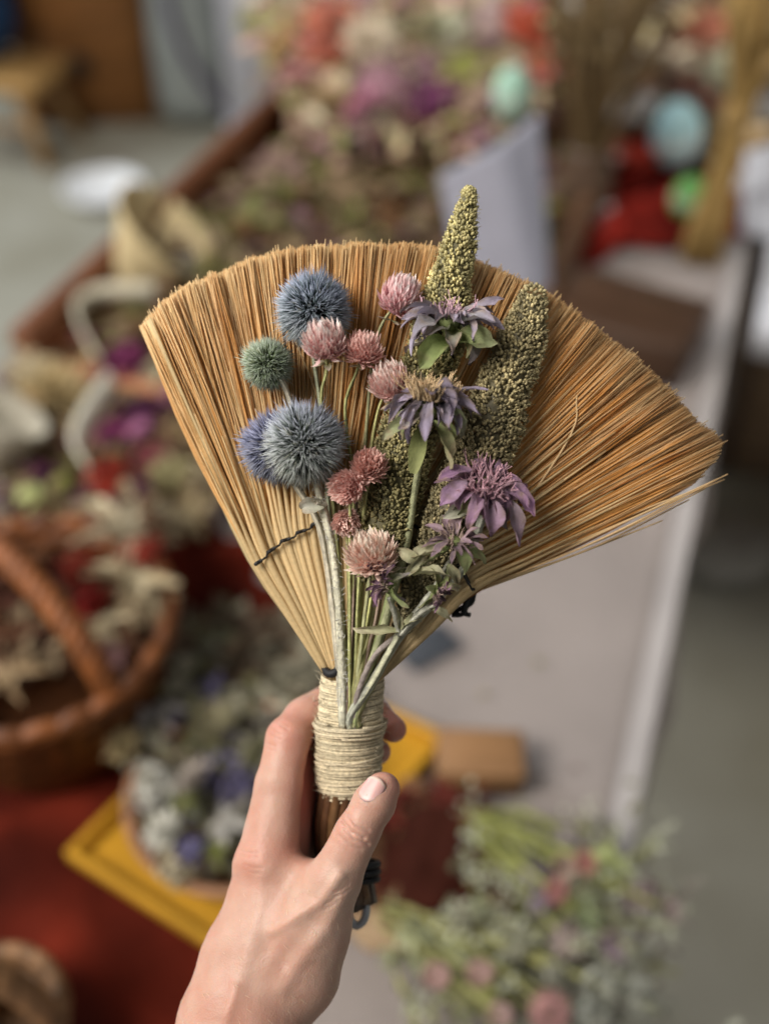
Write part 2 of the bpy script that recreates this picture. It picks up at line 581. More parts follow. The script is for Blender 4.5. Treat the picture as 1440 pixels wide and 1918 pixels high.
# lower handle: bundle of dark stalks
for k in range(16):
    a = k / 16 * 2 * math.pi
    pts = []
    for y in (1300, 1400, 1480, 1560, 1640, 1690):
        cx, cz = haxis(y)
        rr = 47 - 8 * (y - 1480) / 200 if y > 1480 else 47
        cx = cx + (-14 if y > 1480 else 0) * min(1, (y - 1480) / 80 if y > 1480 else 0) + max(0, (y - 1600)) * .15
        pts.append(L(cx + rr * math.cos(a), y, cz + rr * math.sin(a)))
    shade = random.choice([(.05, .022, .012), (.09, .04, .018), (.12, .06, .025), (.035, .018, .012)])
    tube(mb, spline(pts, 14), 10.5 * S, shade, 8)
pts = [L(haxis(y)[0] - (8 if y > 1500 else 0), y, haxis(y)[1]) for y in (1300, 1450, 1600, 1690)]
tube(mb, spline(pts, 10), 42 * S, (.03, .014, .01), 12)
mb.build('handle', M_dark, broom, bo)
mb = MB()
ang = np.linspace(0, 2 * np.pi, 40)
for y, r_, rt in ((1618, 50, 7), (1632, 50, 7), (1646, 49, 6)):
    cx, cz = haxis(y)
    tube(mb, [L(cx + 2 + r_ * math.cos(a), y + 6 * math.sin(a), cz + r_ * math.sin(a)) for a in ang], rt * S, (.012, .012, .013), 7, False)
mb.build('black_band', M_thread, broom, bo)
mb = MB()
tube(mb, spline([L(664, 1650, -100), L(684, 1680, -95), L(684, 1718, -95), L(668, 1734, -98), L(654, 1716, -100), L(658, 1680, -100), L(668, 1650, -100)], 30), 8 * S, (.36, .38, .40), 8)
mb.build('hanging_loop', M_plain, broom, bo)

# twine wrap
mb = MB()
prof_y = np.linspace(1262, 1492, 24)


def wrap_r(y):
    r = 59.0
    if y > 1440: r -= ((y - 1440) / 52) ** 2 * 15
    if y < 1280: r -= (1280 - y) / 18 * 3
    if y > 1350: r += 2.5
    return r


vs, f = [], []
for i, y in enumerate(prof_y):
    cx, cz = haxis(y)
    for j in range(36):
        a = j / 36 * 2 * math.pi
        r_ = wrap_r(y) - 2
        vs.append(L(cx + r_ * math.cos(a), y + 15 * math.sin(a), cz + r_ * math.sin(a)))
for i in range(23):
    for j in range(36):
        k = (j + 1) % 36
        f.append((i * 36 + j, i * 36 + k, i * 36 + 36 + k, i * 36 + 36 + j))
f.append(tuple(range(36))); f.append(tuple(23 * 36 + j for j in range(36)))
mb.add(vs, f, (.60, .52, .36))
loops = 66
pts, cs = [], []
nseg = loops * 36
for q in range(nseg):
    a = q / 36 * 2 * math.pi
    y = 1264 + (1490 - 1264) * q / nseg
    y += 1.5 * math.sin(a * .37) + 1.0 * math.sin(a * 1.13 + 2) + 1.2 * mnoise.noise(Vector((a * .8, 0, 0)))
    cx, cz = haxis(y)
    r_ = wrap_r(y) + .7 * math.sin(a * .71)
    pts.append(L(cx + r_ * math.cos(a), y + 15 * math.sin(a), cz + r_ * math.sin(a)))
    tone = .88 + .16 * math.sin(a * .19) + random.uniform(-.05, .05)
    cs.append(np.array((.80, .68, .46)) * tone * (1 - .14 * (y > 1350)))
tube(mb, pts, 2.15 * S, np.array(cs), 5)
# crossing turns and the knot that traps the stems
for (y0, y1, ph, ex) in ((1364, 1356, .1, 4), (1368, 1371, 1.6, 3), (1354, 1366, 2.6, 5), (1352, 1360, .3, 6), (1358, 1350, 1.1, 7), (1346, 1356, 2.2, 5), (1470, 1488, .8, 3), (1488, 1472, 2.0, 3), (1440, 1462, 3.0, 2), (1395, 1430, 4.0, 2), (1425, 1392, .5, 2)):
    pp = []
    for q in range(42):
        a = ph + q / 40 * 2 * math.pi
        y = y0 + (y1 - y0) * q / 40
        cx, cz = haxis(y)
        fr = max(0, math.sin(a))
        r_ = wrap_r(y) + ex + (15 * fr ** 3 if 1340 < y0 < 1374 else 0)
        pp.append(L(cx + r_ * math.cos(a), y + 15 * math.sin(a), cz + r_ * math.sin(a)))
    tube(mb, pp, 2.5 * S, np.array((.64, .54, .37)) * random.uniform(.85, 1.05), 6)
for q in range(170):   # stray fibres
    y = random.uniform(1264, 1490); a = random.uniform(-.2, math.pi + .2)
    cx, cz = haxis(y); r_ = wrap_r(y) + 2
    a2 = a + random.uniform(-.5, .5); e = random.uniform(3, 13)
    p0 = L(cx + r_ * math.cos(a), y + 15 * math.sin(a), cz + r_ * math.sin(a))
    p1 = L(cx + (r_ + e) * math.cos(a2), y + 15 * math.sin(a) + random.uniform(-14, 14), cz + (r_ + e) * math.sin(a2))
    pm = (p0 + p1) / 2 + rng.normal(0, 3 * S, 3)
    tube(mb, spline([p0, pm, p1], 5), .45 * S, (.62, .53, .38) if random.random() < .7 else (.2, .15, .1), 3)
mb.build('twine_wrap', M_twine, broom, bo)


# ================================================================== FLOWERS ON THE BROOM
GA = math.pi * (3 - math.sqrt(5))


def fib(n):
    i = np.arange(n) + .5
    z = 1 - 2 * i / n
    r = np.sqrt(1 - z * z)
    return np.stack([r * np.cos(GA * i), r * np.sin(GA * i), z], -1)


def globe_head(mb, c, Rr, base, mid, tip, tip2, axis, n=760):
    c = np.asarray(c)
    axis = nrm(axis)
    core = fib(120)
    vs = core * Rr * .42 + c
    # core ball
    nla, nlo = 8, 14
    v2, f2 = [], []
    for i in range(nla + 1):
        th = math.pi * i / nla
        for j in range(nlo):
            p_ = 2 * math.pi * j / nlo
            v2.append(c + Rr * .5 * np.array((math.sin(th) * math.cos(p_), math.sin(th) * math.sin(p_), math.cos(th))))
    for i in range(nla):
        for j in range(nlo):
            k = (j + 1) % nlo
            f2.append((i * nlo + j, (i + 1) * nlo + j, (i + 1) * nlo + k, i * nlo + k))
    mb.add(v2, f2, np.asarray(base) * .5)
    for d in fib(n):
        so = Vector(c) * 900
        nd = mnoise.noise(Vector(d) * 2.1 + so); nd2 = mnoise.noise(Vector(d) * 4.5 + so)
        d = nrm(d + rng.normal(0, .07, 3) + np.array(mnoise.noise_vector(Vector(d) * 3 + so)) * .16)
        fl = random.random()
        if nd2 < -.42 and fl < .6: continue
        ln = Rr * random.uniform(.84, 1.05) * (1 + .13 * nd)
        x, y, _ = frame(d)
        tw = random.uniform(0, 6.28)
        x, y = x * math.cos(tw) + y * math.sin(tw), y * math.cos(tw) - x * math.sin(tw)
        top = np.dot(d, axis)
        tc = np.asarray(tip) * (.5 - .5 * top) + np.asarray(tip2) * (.5 + .5 * top)
        tc = tc * random.uniform(.65, 1.3) * (1 + .35 * nd2)
        if random.random() < .07: tc = tc * .3 + np.array((.3, .24, .14)) * .7
        md = np.asarray(mid) * random.uniform(.6, 1.5)
        b0 = c + d * Rr * .42
        bend = rng.normal(0, .05, 3) * Rr
        b1 = c + d * ln * .70
        b2 = c + d * ln + bend
        w0, w1 = Rr * .013, Rr * .0195
        v, cc = [], []
        for k in range(3):
            a = k * 2.0944
            v.append(b0 + w0 * (x * math.cos(a) + y * math.sin(a)) ); cc.append(np.asarray(base))
        for k in range(3):
            a = k * 2.0944
            v.append(b1 + w1 * (x * math.cos(a) + y * math.sin(a))); cc.append(md)
        v.append(b2); cc.append(tc)
        f = [(0, 1, 4, 3), (1, 2, 5, 4), (2, 0, 3, 5), (3, 4, 6), (4, 5, 6), (5, 3, 6)]
        mb.add(np.array(v), f, np.array(cc))
        # forked pale bracts around each spike
        if fl < .75:
            for k in range(2):
                a = random.uniform(0, 6.28)
                dd = nrm(d + .34 * (x * math.cos(a) + y * math.sin(a)))
                p0 = c + d * Rr * .55
                p1 = p0 + dd * Rr * random.uniform(.28, .4)
                sd = nrm(np.cross(dd, d)) * Rr * .013
                mb.add(np.array([p0 + sd, p0 - sd, p1]), [(0, 1, 2)], np.array([md * .8, md * .8, tc * 1.05]))


def gomph_head(mb, c, Rr, axis, deep, pale, n=150, stretch=1.15, open_=.55):
    c = np.asarray(c)
    X, Y, Z = frame(axis)
    v2, f2 = [], []
    for i in range(7):
        th = math.pi * i / 6
        for j in range(10):
            p_ = 2 * math.pi * j / 10
            v2.append(c + Rr * .55 * (X * math.sin(th) * math.cos(p_) + Y * math.sin(th) * math.sin(p_) + Z * math.cos(th) * stretch))
    for i in range(6):
        for j in range(10):
            k = (j + 1) % 10
            f2.append((i * 10 + j, (i + 1) * 10 + j, (i + 1) * 10 + k, i * 10 + k))
    mb.add(v2, f2, np.asarray(deep) * .6 + np.asarray(pale) * .3)
    for i in range(n):
        t = (i + .5) / n
        z = 1 - 1.86 * t
        r = math.sqrt(max(0, 1 - z * z))
        a = GA * i
        out = X * r * math.cos(a) + Y * r * math.sin(a) + Z * z
        rad = nrm(X * math.cos(a) + Y * math.sin(a) + rng.normal(0, .1, 3))
        b = c + (X * r * math.cos(a) + Y * r * math.sin(a) + Z * z * stretch) * Rr * .52
        lean = nrm(out * (open_ + .25 * (1 - t)) + Z * (.75 - .25 * t) + rng.normal(0, .1, 3))
        sn = mnoise.noise(Vector(out) * 2 + Vector(c) * 900)
        if random.random() < .05: continue
        ln = Rr * random.uniform(.48, .70) * (1 + .28 * sn)
        k = random.uniform(.8, 1.14) * (1 + .15 * sn)
        mixp = (np.asarray(pale) * 1.3 + .10) * (1 - .2 * t) + np.asarray(deep) * .2 * t
        petal(mb, b, lean, -out + Z * .1, ln, Rr * .235, (np.asarray(deep) * .75 + np.asarray(pale) * .42) * k, np.minimum(.95, mixp * k), curl=-.35, fold=-.35, seg=3, peak=.4)
    # little bract leaves below
    for j in range(4):
        a = j * 1.57 + random.random()
        rad = X * math.cos(a) + Y * math.sin(a)
        petal(mb, c - Z * Rr * stretch * .75, nrm(rad - Z * .3), Z, Rr * .7, Rr * .32, (.34, .36, .16), np.asarray(pale) * .8, curl=-.6, seg=4)


def bee_head(mbp, mbg, mbc, c, Rr, axis, pc0, pc1, n=15, droop=1.3, cent=(.42, .28, .24), nc=90, green=5, ctall=.7, gl=.95, lean=0.0):
    c = np.asarray(c)
    X, Y, Z = frame(axis)
    n = int(n * 1.75)
    for i in range(n):
        a = 2 * math.pi * i / n + random.uniform(-.45, .45)
        rad = X * math.cos(a) + Y * math.sin(a)
        k = random.uniform(.5, 1.4)
        lay = i % 3
        petal(mbp, c + rad * Rr * .16 - Z * Rr * .05 * lay, nrm(rad * (1.0) + Z * (lean + random.uniform(-.1, .9)) + rng.normal(0, .22, 3)), Z, Rr * random.uniform(.5, 1.15), Rr * random.uniform(.15, .31),
              np.asarray(pc0) * k, np.asarray(pc1) * k, curl=droop * random.uniform(.5, 1.5), fold=random.uniform(.1, .6), seg=9, twist=random.uniform(-1.6, 1.6), wav=.13, peak=random.uniform(.4, .66))
    for i in range(nc):
        rr = math.sqrt(random.random()) * .42
        a = random.uniform(0, 6.28)
        rad = X * math.cos(a) + Y * math.sin(a)
        p0 = c + rad * rr * Rr
        dd = nrm(Z + rad * rr * 1.6 + rng.normal(0, .18, 3))
        ln = Rr * random.uniform(.3, .62) * ctall
        p2 = p0 + dd * ln + rng.normal(0, .06, 3) * Rr
        pm = (p0 + p2) / 2 + rng.normal(0, .04, 3) * Rr
        k = random.uniform(.6, 1.35)
        tube(mbc, spline([p0, pm, p2], 5), np.array((.03, .035, .03, .022, .006)) * Rr, np.asarray(cent) * k, 4, False)
        if random.random() < .5:
            for _ in range(2):
                tube(mbc, spline([p2 - dd * ln * .2, p2 + rng.normal(0, .07, 3) * Rr + dd * Rr * .08], 3), Rr * .008, np.minimum(1, np.asarray(cent) * 1.9), 3, False)
    for i in range(green):
        a = 2 * math.pi * i / green + random.uniform(-.3, .3)
        rad = X * math.cos(a) + Y * math.sin(a)
        k = random.uniform(.75, 1.2)
        petal(mbg, c - Z * Rr * .22, nrm(rad + Z * random.uniform(-.3, .25)), Z, Rr * gl * random.uniform(.8, 1.2), Rr * random.uniform(.34, .5),
              np.array((.27, .33, .11)) * k, np.array((.36, .40, .20)) * k if random.random() < .6 else np.array((.40, .33, .38)) * k, curl=random.uniform(.1, 1.8), fold=random.uniform(.1, .5), seg=9, twist=random.uniform(-1.3, 1.3), wav=.12)
    # calyx
    tube(mbg, spline([c + Z * Rr * .05, c - Z * Rr * .2, c - Z * Rr * .42], 5), np.array((.24, .26, .2, .12, .08)) * Rr, (.30, .35, .14), 8)


def stem(mb, pts, r0, r1, c0, c1=None, n=26, sides=8):
    c1 = c0 if c1 is None else c1
    pts = [tuple(map(float, q)) for q in pts]
    if pts[-1][1] > 1330:
        q = pts[-1]
        if pts[-2][1] > 1200: pts[-2] = (pts[-2][0], pts[-2][1], min(pts[-2][2], 62 + 4 * (pts[-2][2] > 75)))
        pts[-1] = (q[0], q[1] - 6, 44 + .10 * (q[2] - 60)); pts.append((q[0] + 1, q[1] + 22, 33))
    p = spline([L(*q) for q in pts], n)
    p = p + np.cumsum(rng.normal(0, .25 * S, p.shape), 0) * np.sin(np.linspace(0, np.pi, n))[:, None]
    t = np.linspace(0, 1, n)[:, None]
    rr = np.linspace(r0, r1, n) * (1 + .07 * rng.normal(0, 1, n))
    m0 = mb.n
    sides = 12
    tube(mb, p, rr * S, np.asarray(c0) * (1 - t) + np.asarray(c1) * t, sides)
    v = mb.v[-1].reshape(n, sides, 3); c = mb.c[-1].reshape(n, sides, 3)
    lob = rng.uniform(.8, 1.1, sides); lob[::3] = 1.12; lob[1::3] *= .9
    mb.v[-1] = (p[:, None, :] + (v - p[:, None, :]) * lob[None, :, None]).reshape(-1, 3)
    tone = (rng.uniform(.6, 1.2, sides)[None, :] * (1 + .12 * rng.normal(0, 1, (n, sides))))[:, :, None]
    mb.c[-1] = np.clip(c * tone, 0, 1).reshape(-1, 3)


# ---- globe thistles
GREY = (.52, .47, .36); GREYG = (.42, .41, .24)
thist = [
    ('large blue globe thistle at the top, behind the pale pink flower', (588, 582, 105), 76, (.02, .03, .03), (.10, .14, .14), (.72, .76, .76), (.42, .46, .64),
     (.1, .9, .45), [(585, 655, 85), (600, 760, 70), (612, 900, 60), (626, 1100, 55), (640, 1240, 55), (648, 1338, 62)], 4.4, (.40, .42, .28)),
    ('smallest globe thistle, pale green, set furthest to the left', (502, 682, 105), 52, (.04, .06, .02), (.17, .23, .10), (.62, .67, .55), (.54, .60, .52),
     (.1, .2, 1), [(526, 708, 118), (545, 755, 95), (590, 900, 62), (622, 1080, 52), (636, 1240, 52), (644, 1338, 60)], 6.0, GREY),
    ('violet blue globe thistle half hidden behind a grey green one', (518, 838, 88), 74, (.03, .03, .055), (.11, .12, .2), (.52, .54, .58), (.33, .34, .50),
     (-.3, .8, .3), [(545, 895, 75), (598, 985, 60), (622, 1120, 54), (634, 1240, 56), (641, 1338, 62)], 7.0, GREY),
    ('grey green globe thistle with bluish top on thick woolly stem', (570, 832, 128), 82, (.022, .032, .028), (.14, .17, .135), (.82, .84, .76), (.52, .54, .70),
     (.1, 1, .15), [(590, 895, 120), (604, 945, 95), (622, 1020, 82), (635, 1120, 76), (641, 1230, 74), (643, 1336, 74)], 8.2, (.56, .53, .40)),
]
for lab, c, Rp, b_, m_, t_, t2, ax, sp_, sr, sc in thist:
    base = L(*sp_[-1])
    root = hero('globe_thistle', lab, 'dried flower', base, 'globe thistles tied to the broom')
    mb = MB(); globe_head(mb, L(*c), Rp * S, b_, m_, t_, t2, ax, n=int(1150 + Rp * 11)); mb.build('flower_head', M_spike, root, base)
    mb = MB(); stem(mb, sp_, sr * .8, sr, sc)
    if sr > 8:   # woolly fibres on the thick stem
        p = spline([L(*q) for q in sp_], 60)
        for q in range(240):
            i = random.randrange(4, 59)
            e = nrm(rng.normal(0, 1, 3)); e[2] = abs(e[2])
            p0 = p[i] + e * sr * .85 * S
            tube(mb, spline([p0, p0 + e * 2 * S + rng.normal(0, 1.5 * S, 3), p0 + e * 3.5 * S + rng.normal(0, 4 * S, 3)], 4), .5 * S, (.62, .60, .55), 3, False)
    mb.build('stem', M_stem, root, base)
    if sr > 8:
        mb = MB()
        petal(mb, L(606, 950, 100), (-1, .25, .3), (0, .4, 1), 48 * S, 26 * S, (.46, .46, .36), (.55, .53, .46), curl=1.9, fold=.5, seg=8, twist=1.0, wav=.1)
        petal(mb, L(612, 945, 100), (-.8, -.3, .5), (0, .4, 1), 34 * S, 20 * S, (.46, .46, .36), (.55, .53, .46), curl=-1.9, fold=.5, seg=8, twist=-1.2, wav=.1)
        mb.build('leaf', M_petal, root, base)

# ---- pink globe amaranths
gom = [
    ('deep pink globe flower with pale crown, highest of the pink ones', (748, 562, 95), 42, (.35, .9, .25), (.62, .20, .26), (.74, .55, .52), [(716, 606, 85), (700, 660, 75), (690, 760, 62), (680, 900, 55), (670, 1100, 55), (664, 1340, 62)], 3.0, .45, 1.22),
    ('pale pink globe flower in front of the blue thistle', (608, 645, 150), 43, (-.1, .85, .55), (.66, .26, .29), (.80, .62, .56), [(612, 694, 130), (602, 750, 95), (618, 880, 62), (640, 1100, 58), (654, 1340, 64)], 3.2, .5, 1.1),
    ('dusty rose globe flower touching the pale one, on bent stem', (680, 660, 140), 36, (.15, .9, .35), (.56, .23, .21), (.68, .44, .38), [(667, 698, 120), (647, 750, 92), (648, 810, 80), (660, 900, 72), (662, 1100, 68), (658, 1340, 66)], 2.8, .8, .9),
    ('blush globe flower tucked beside the middle purple bloom', (732, 722, 130), 42, (-.2, .85, .5), (.66, .34, .32), (.76, .56, .50), [(710, 762, 110), (694, 850, 80), (684, 1000, 70), (674, 1150, 68), (667, 1340, 66)], 3.0, .45, 1.1),
    ('round dusty salmon globe flower right of the woolly stem', (691, 873, 130), 33, (.1, .5, .85), (.50, .22, .18), (.66, .40, .34), [(688, 904, 110), (676, 1000, 85), (668, 1150, 76), (662, 1340, 68)], 2.8, .75, .9),
    ('salmon pink globe flower lying against the round dusty one', (651, 912, 140), 34, (-.45, -.2, .85), (.60, .27, .24), (.72, .46, .40), [(656, 940, 120), (656, 1040, 90), (656, 1180, 78), (656, 1340, 70)], 2.8, .6, 1.1),
    ('small faded pink globe flower half hidden by a stem', (648, 978, 92), 27, (.2, -.4, .8), (.58, .34, .28), (.68, .46, .40), [(650, 1000, 84), (652, 1100, 74), (652, 1220, 70), (650, 1340, 66)], 2.5, .6, 1.1),
    ('broad pale pink globe flower, lowest of the pink ones', (695, 1043, 140), 48, (-.15, .9, .35), (.60, .32, .26), (.78, .58, .48), [(692, 1085, 122), (682, 1160, 100), (670, 1250, 88), (662, 1340, 74)], 3.4, .85, .85),
]
for lab, c, Rp, ax, dp, pl, sp_, sr, op, stc in gom:
    base = L(*sp_[-1])
    root = hero('globe_amaranth', lab, 'dried flower', base, 'pink globe flowers tied to the broom')
    mb = MB(); gomph_head(mb, L(*c), Rp * S, ax, dp, pl, n=210, open_=op, stretch=stc); mb.build('flower_head', M_petal, root, base)
    mb = MB(); stem(mb, [tuple(np.array(c) - np.array((0, 0, 8)))] + sp_, sr * .8, sr * 1.2, random.choice([(.42, .42, .18), (.46, .45, .24), (.40, .38, .16)])); mb.build('stem', M_stem, root, base)

# ---- purple bee balm
bee = [
    ('lilac bee balm bloom with big green bracts, highest of the purple ones', (842, 596, 128), 84, (.05, .95, .12), (.31, .29, .29), (.40, .34, .45), 19, 1.5, (.48, .32, .36), 80, 7, .55,
     [(840, 640, 115), (826, 690, 90), (800, 800, 80), (770, 950, 72), (715, 1180, 68), (668, 1340, 68)], 6.0, (.36, .40, .18)),
    ('lilac bee balm bloom with fuzzy tan seed crown and hanging green leaves', (808, 748, 165), 84, (.08, .97, .2), (.31, .28, .31), (.40, .33, .46), 20, 1.5, (.50, .37, .22), 120, 6, .8,
     [(798, 800, 135), (780, 900, 105), (760, 1030, 90), (712, 1200, 82), (662, 1340, 74)], 7.0, (.42, .43, .24)),
    ('mauve bee balm bloom with curled purple petals at the right edge of the flowers', (910, 908, 150), 84, (.18, .72, .66), (.25, .17, .22), (.34, .19, .30), 21, 1.9, (.46, .28, .32), 130, 5, .6,
     [(905, 960, 130), (870, 1060, 118), (800, 1140, 110), (748, 1190, 100), (700, 1270, 92), (656, 1344, 78)], 7.5, (.40, .40, .32)),
]
for lab, c, Rp, ax, p0, p1, n_, dr, ce, nc, gr, ct, sp_, sr, sc in bee:
    base = L(*sp_[-1])
    root = hero('bee_balm', lab, 'dried flower', base, 'purple blooms tied to the broom')
    a, b, d_ = MB(), MB(), MB()
    bee_head(a, b, d_, L(*c), Rp * S, ax, p0, p1, n_, dr, ce, nc, gr, ct)
    if c[1] == 748:      # long hanging leaves of the middle bloom
        petal(b, L(812, 785, 170), (.35, -1, .25), (.3, .2, 1), 90 * S, 28 * S, (.30, .35, .13), (.46, .41, .26), curl=.3, fold=.45, seg=9, twist=1.3, tipw=.3, wav=.12)
        petal(b, L(790, 795, 160), (-.18, -1, .0), (0, .1, 1), 86 * S, 24 * S, (.26, .29, .10), (.30, .31, .13), curl=.15, fold=.2, seg=9, tipw=.5)
        petal(b, L(770, 790, 175), (-1, -.35, .3), (0, .6, .6), 62 * S, 22 * S, (.28, .34, .13), (.42, .41, .26), curl=.9, fold=.45, seg=9, twist=.9, wav=.1)
        petal(b, L(828, 775, 178), (1, -.1, .4), (0, .8, .6), 66 * S, 26 * S, (.28, .34, .14), (.48, .47, .34), curl=2.0, fold=.45, seg=9, twist=-.9, wav=.12)
    if c[1] == 596:
        petal(b, L(838, 640, 140), (-.75, -.45, .35), (0, .6, .8), 70 * S, 42 * S, (.27, .35, .10), (.36, .42, .18), curl=.9, fold=.4, seg=9, twist=.6, wav=.1)
        petal(b, L(852, 640, 140), (.95, .1, .35), (0, .6, .8), 74 * S, 42 * S, (.26, .34, .11), (.42, .45, .25), curl=.8, fold=.45, seg=9, twist=-.7, wav=.12)
        petal(a, L(860, 605, 165), (.9, .25, .5), (0, .7, .7), 64 * S, 36 * S, (.33, .33, .29), (.42, .37, .48), wav=.1, curl=.8, fold=.3, seg=8, twist=.4)
        petal(a, L(818, 600, 165), (-.7, -.35, .5), (0, .7, .7), 64 * S, 30 * S, (.33, .32, .31), (.42, .37, .48), wav=.1, curl=.9, fold=.3, seg=8, twist=-.4)
        petal(a, L(785, 612, 140), (-.35, -1, .2), (-1, .2, .3), 56 * S, 20 * S, (.38, .34, .42), (.42, .37, .48), curl=.2, fold=.3, seg=8)
    if c[1] == 908:
        petal(a, L(915, 935, 175), (.05, -1, .3), (0, .3, 1), 64 * S, 34 * S, (.32, .23, .28), (.38, .23, .34), curl=.5, twist=.5, fold=.7, seg=9, wav=.1)
        petal(a, L(955, 930, 160), (.2, -1, .2), (.3, .2, 1), 86 * S, 32 * S, (.38, .31, .34), (.37, .24, .32), wav=.1, curl=.2, fold=.3, seg=9, twist=.4, peak=.62)
        petal(a, L(960, 905, 160), (.6, -.8, .2), (.5, .4, 1), 68 * S, 28 * S, (.34, .22, .32), (.32, .16, .31), wav=.1, curl=.3, fold=.3, seg=8, twist=-.5)
        petal(a, L(875, 905, 170), (-.9, -.35, .4), (0, .7, .7), 64 * S, 30 * S, (.33, .23, .30), (.37, .22, .36), wav=.12, twist=.8, curl=.9, fold=.25, seg=8)
        petal(a, L(880, 885, 170), (-.95, .15, .4), (0, .8, .6), 62 * S, 24 * S, (.31, .19, .28), (.33, .18, .32), wav=.12, curl=.9, fold=.3, seg=8, twist=.5)
        petal(b, L(888, 950, 140), (-.9, -.2, .3), (0, .7, .7), 60 * S, 30 * S, (.38, .40, .24), (.52, .50, .40), curl=.4, fold=.3, seg=8, twist=.6)
    a.build('petals', M_petal, root, base); b.build('bracts', M_petal, root, base); d_.build('flower_centre', M_petal, root, base)
    mb = MB(); stem(mb, sp_, sr * .8, sr, sc); mb.build('stem', M_stem, root, base)

# branching sprig of small withered purple buds
base = L(650, 1346, 88)
sprig = hero('bee_balm_sprig', 'branching sprig of small withered purple buds, lowest of the flowers', 'dried flower', base)
for (c, Rp, ax, p0, p1, n_) in [((852, 1012, 158), 56, (.1, .7, .6), (.28, .21, .21), (.29, .19, .25), 12), ((722, 1092, 150), 46, (-.85, .1, .35), (.17, .10, .14), (.24, .13, .22), 14), ((822, 1108, 150), 36, (.7, -.65, .3), (.20, .13, .16), (.26, .14, .23), 10)]:
    a, b, d_ = MB(), MB(), MB()
    bee_head(a, b, d_, L(*c), Rp * S, ax, p0, p1, n_, 1.2, (.36, .27, .22), 40, 6, .5, gl=1.25, lean=(.1 if Rp > 50 else 1.1))
    h = a.build('flower_head', M_petal, sprig, base)
    b.build('bracts', M_petal, h)
    d_.build('flower_centre', M_petal, h)
    for ch in h.children:
        ch.location = -Vector(base)
mb = MB()
sc = (.42, .41, .33)
stem(mb, [(748, 1186, 112), (728, 1225, 104), (694, 1285, 96), (656, 1344, 84)], 5.2, 6.4, (.50, .49, .34))
stem(mb, [(748, 1186, 112), (700, 1230, 92), (672, 1290, 82), (664, 1344, 74)], 4.2, 5.2, (.36, .30, .27))
stem(mb, [(845, 1045, 146), (815, 1100, 136), (770, 1160, 124), (746, 1190, 112)], 4.0, 6.0, sc)
stem(mb, [(728, 1120, 160), (740, 1150, 140), (748, 1188, 114)], 3.5, 5.0, sc)
stem(mb, [(820, 1130, 150), (785, 1150, 140), (750, 1188, 116)], 3.5, 5.0, sc)
mb.build('stem', M_stem, sprig, base)
mb = MB()
for (p, d_, ln, wd, cu) in [((745, 1184, 120), (-1, .25, .3), 90, 22, .5), ((755, 1172, 128), (.6, .5, .4), 64, 18, 1.6), ((750, 1178, 124), (-.2, .9, .5), 62, 16, 1.3), ((790, 1060, 150), (-.6, .7, .5), 70, 24, 1.2),
                            ((770, 1075, 165), (1, .1, .4), 76, 24, .6), ((800, 1140, 140), (.8, -.2, .4), 62, 18, .9), ((835, 1060, 150), (.7, -.5, .5), 54, 22, 1.4), ((760, 1080, 160), (.5, .8, .4), 70, 20, .7), ((830, 1035, 160), (-.9, .1, .5), 70, 26, .8),
                            ((830, 1100, 150), (.8, .3, .4), 46, 18, 1.4)]:
    k = random.uniform(.8, 1.15)
    petal(mb, L(*p), d_, (0, .5, 1), ln * S * .9, wd * S * .8, np.array((.36, .36, .20)) * k, np.array((.50, .46, .31)) * k, curl=cu * 1.5, fold=.6, seg=9, twist=random.uniform(-2, 2), wav=.16)
mb.build('leaves', M_petal, sprig, base)

# extra fine stems bunched at the throat
for k, (x0, y0, x1) in enumerate([(700, 1090, 652), (712, 1110, 660), (676, 1100, 655), (664, 1080, 649), (735, 1130, 668), (688, 1060, 663)]):
    base = L(x1, 1342, 68)
    mb = MB()
    stem(mb, [(x0 + 4, y0 - 140, 60), (x0, y0, 66), ((x0 + x1) / 2 + 2, (y0 + 1342) / 2, 66 + k), (x1, 1342, 68)], 2.6, 3.6, random.choice([(.46, .45, .18), (.50, .50, .24), (.40, .36, .15), (.36, .26, .20)]))
    o = mb.build('dry_stalk', M_stem, None, base, M=HM @ Matrix.Translation(Vector(base)))
    tag(o, 'thin bare yellow green stalk in the bunch above the twine', 'stalk', 'bare stalks above the twine')

# ---- millet spikes
ico_v, ico_f = None, None
bm_phi = (1 + 5 ** .5) / 2
ico_v = nrm(np.array([(-1, bm_phi, 0), (1, bm_phi, 0), (-1, -bm_phi, 0), (1, -bm_phi, 0), (0, -1, bm_phi), (0, 1, bm_phi), (0, -1, -bm_phi), (0, 1, -bm_phi), (bm_phi, 0, -1), (bm_phi, 0, 1), (-bm_phi, 0, -1), (-bm_phi, 0, 1)]))
ico_f = np.array([(0, 11, 5), (0, 5, 1), (0, 1, 7), (0, 7, 10), (0, 10, 11), (1, 5, 9), (5, 11, 4), (11, 10, 2), (10, 7, 6), (7, 1, 8), (3, 9, 4), (3, 4, 2), (3, 2, 6), (3, 6, 8), (3, 8, 9), (4, 9, 5), (2, 4, 11), (6, 2, 10), (8, 6, 7), (9, 8, 1)])


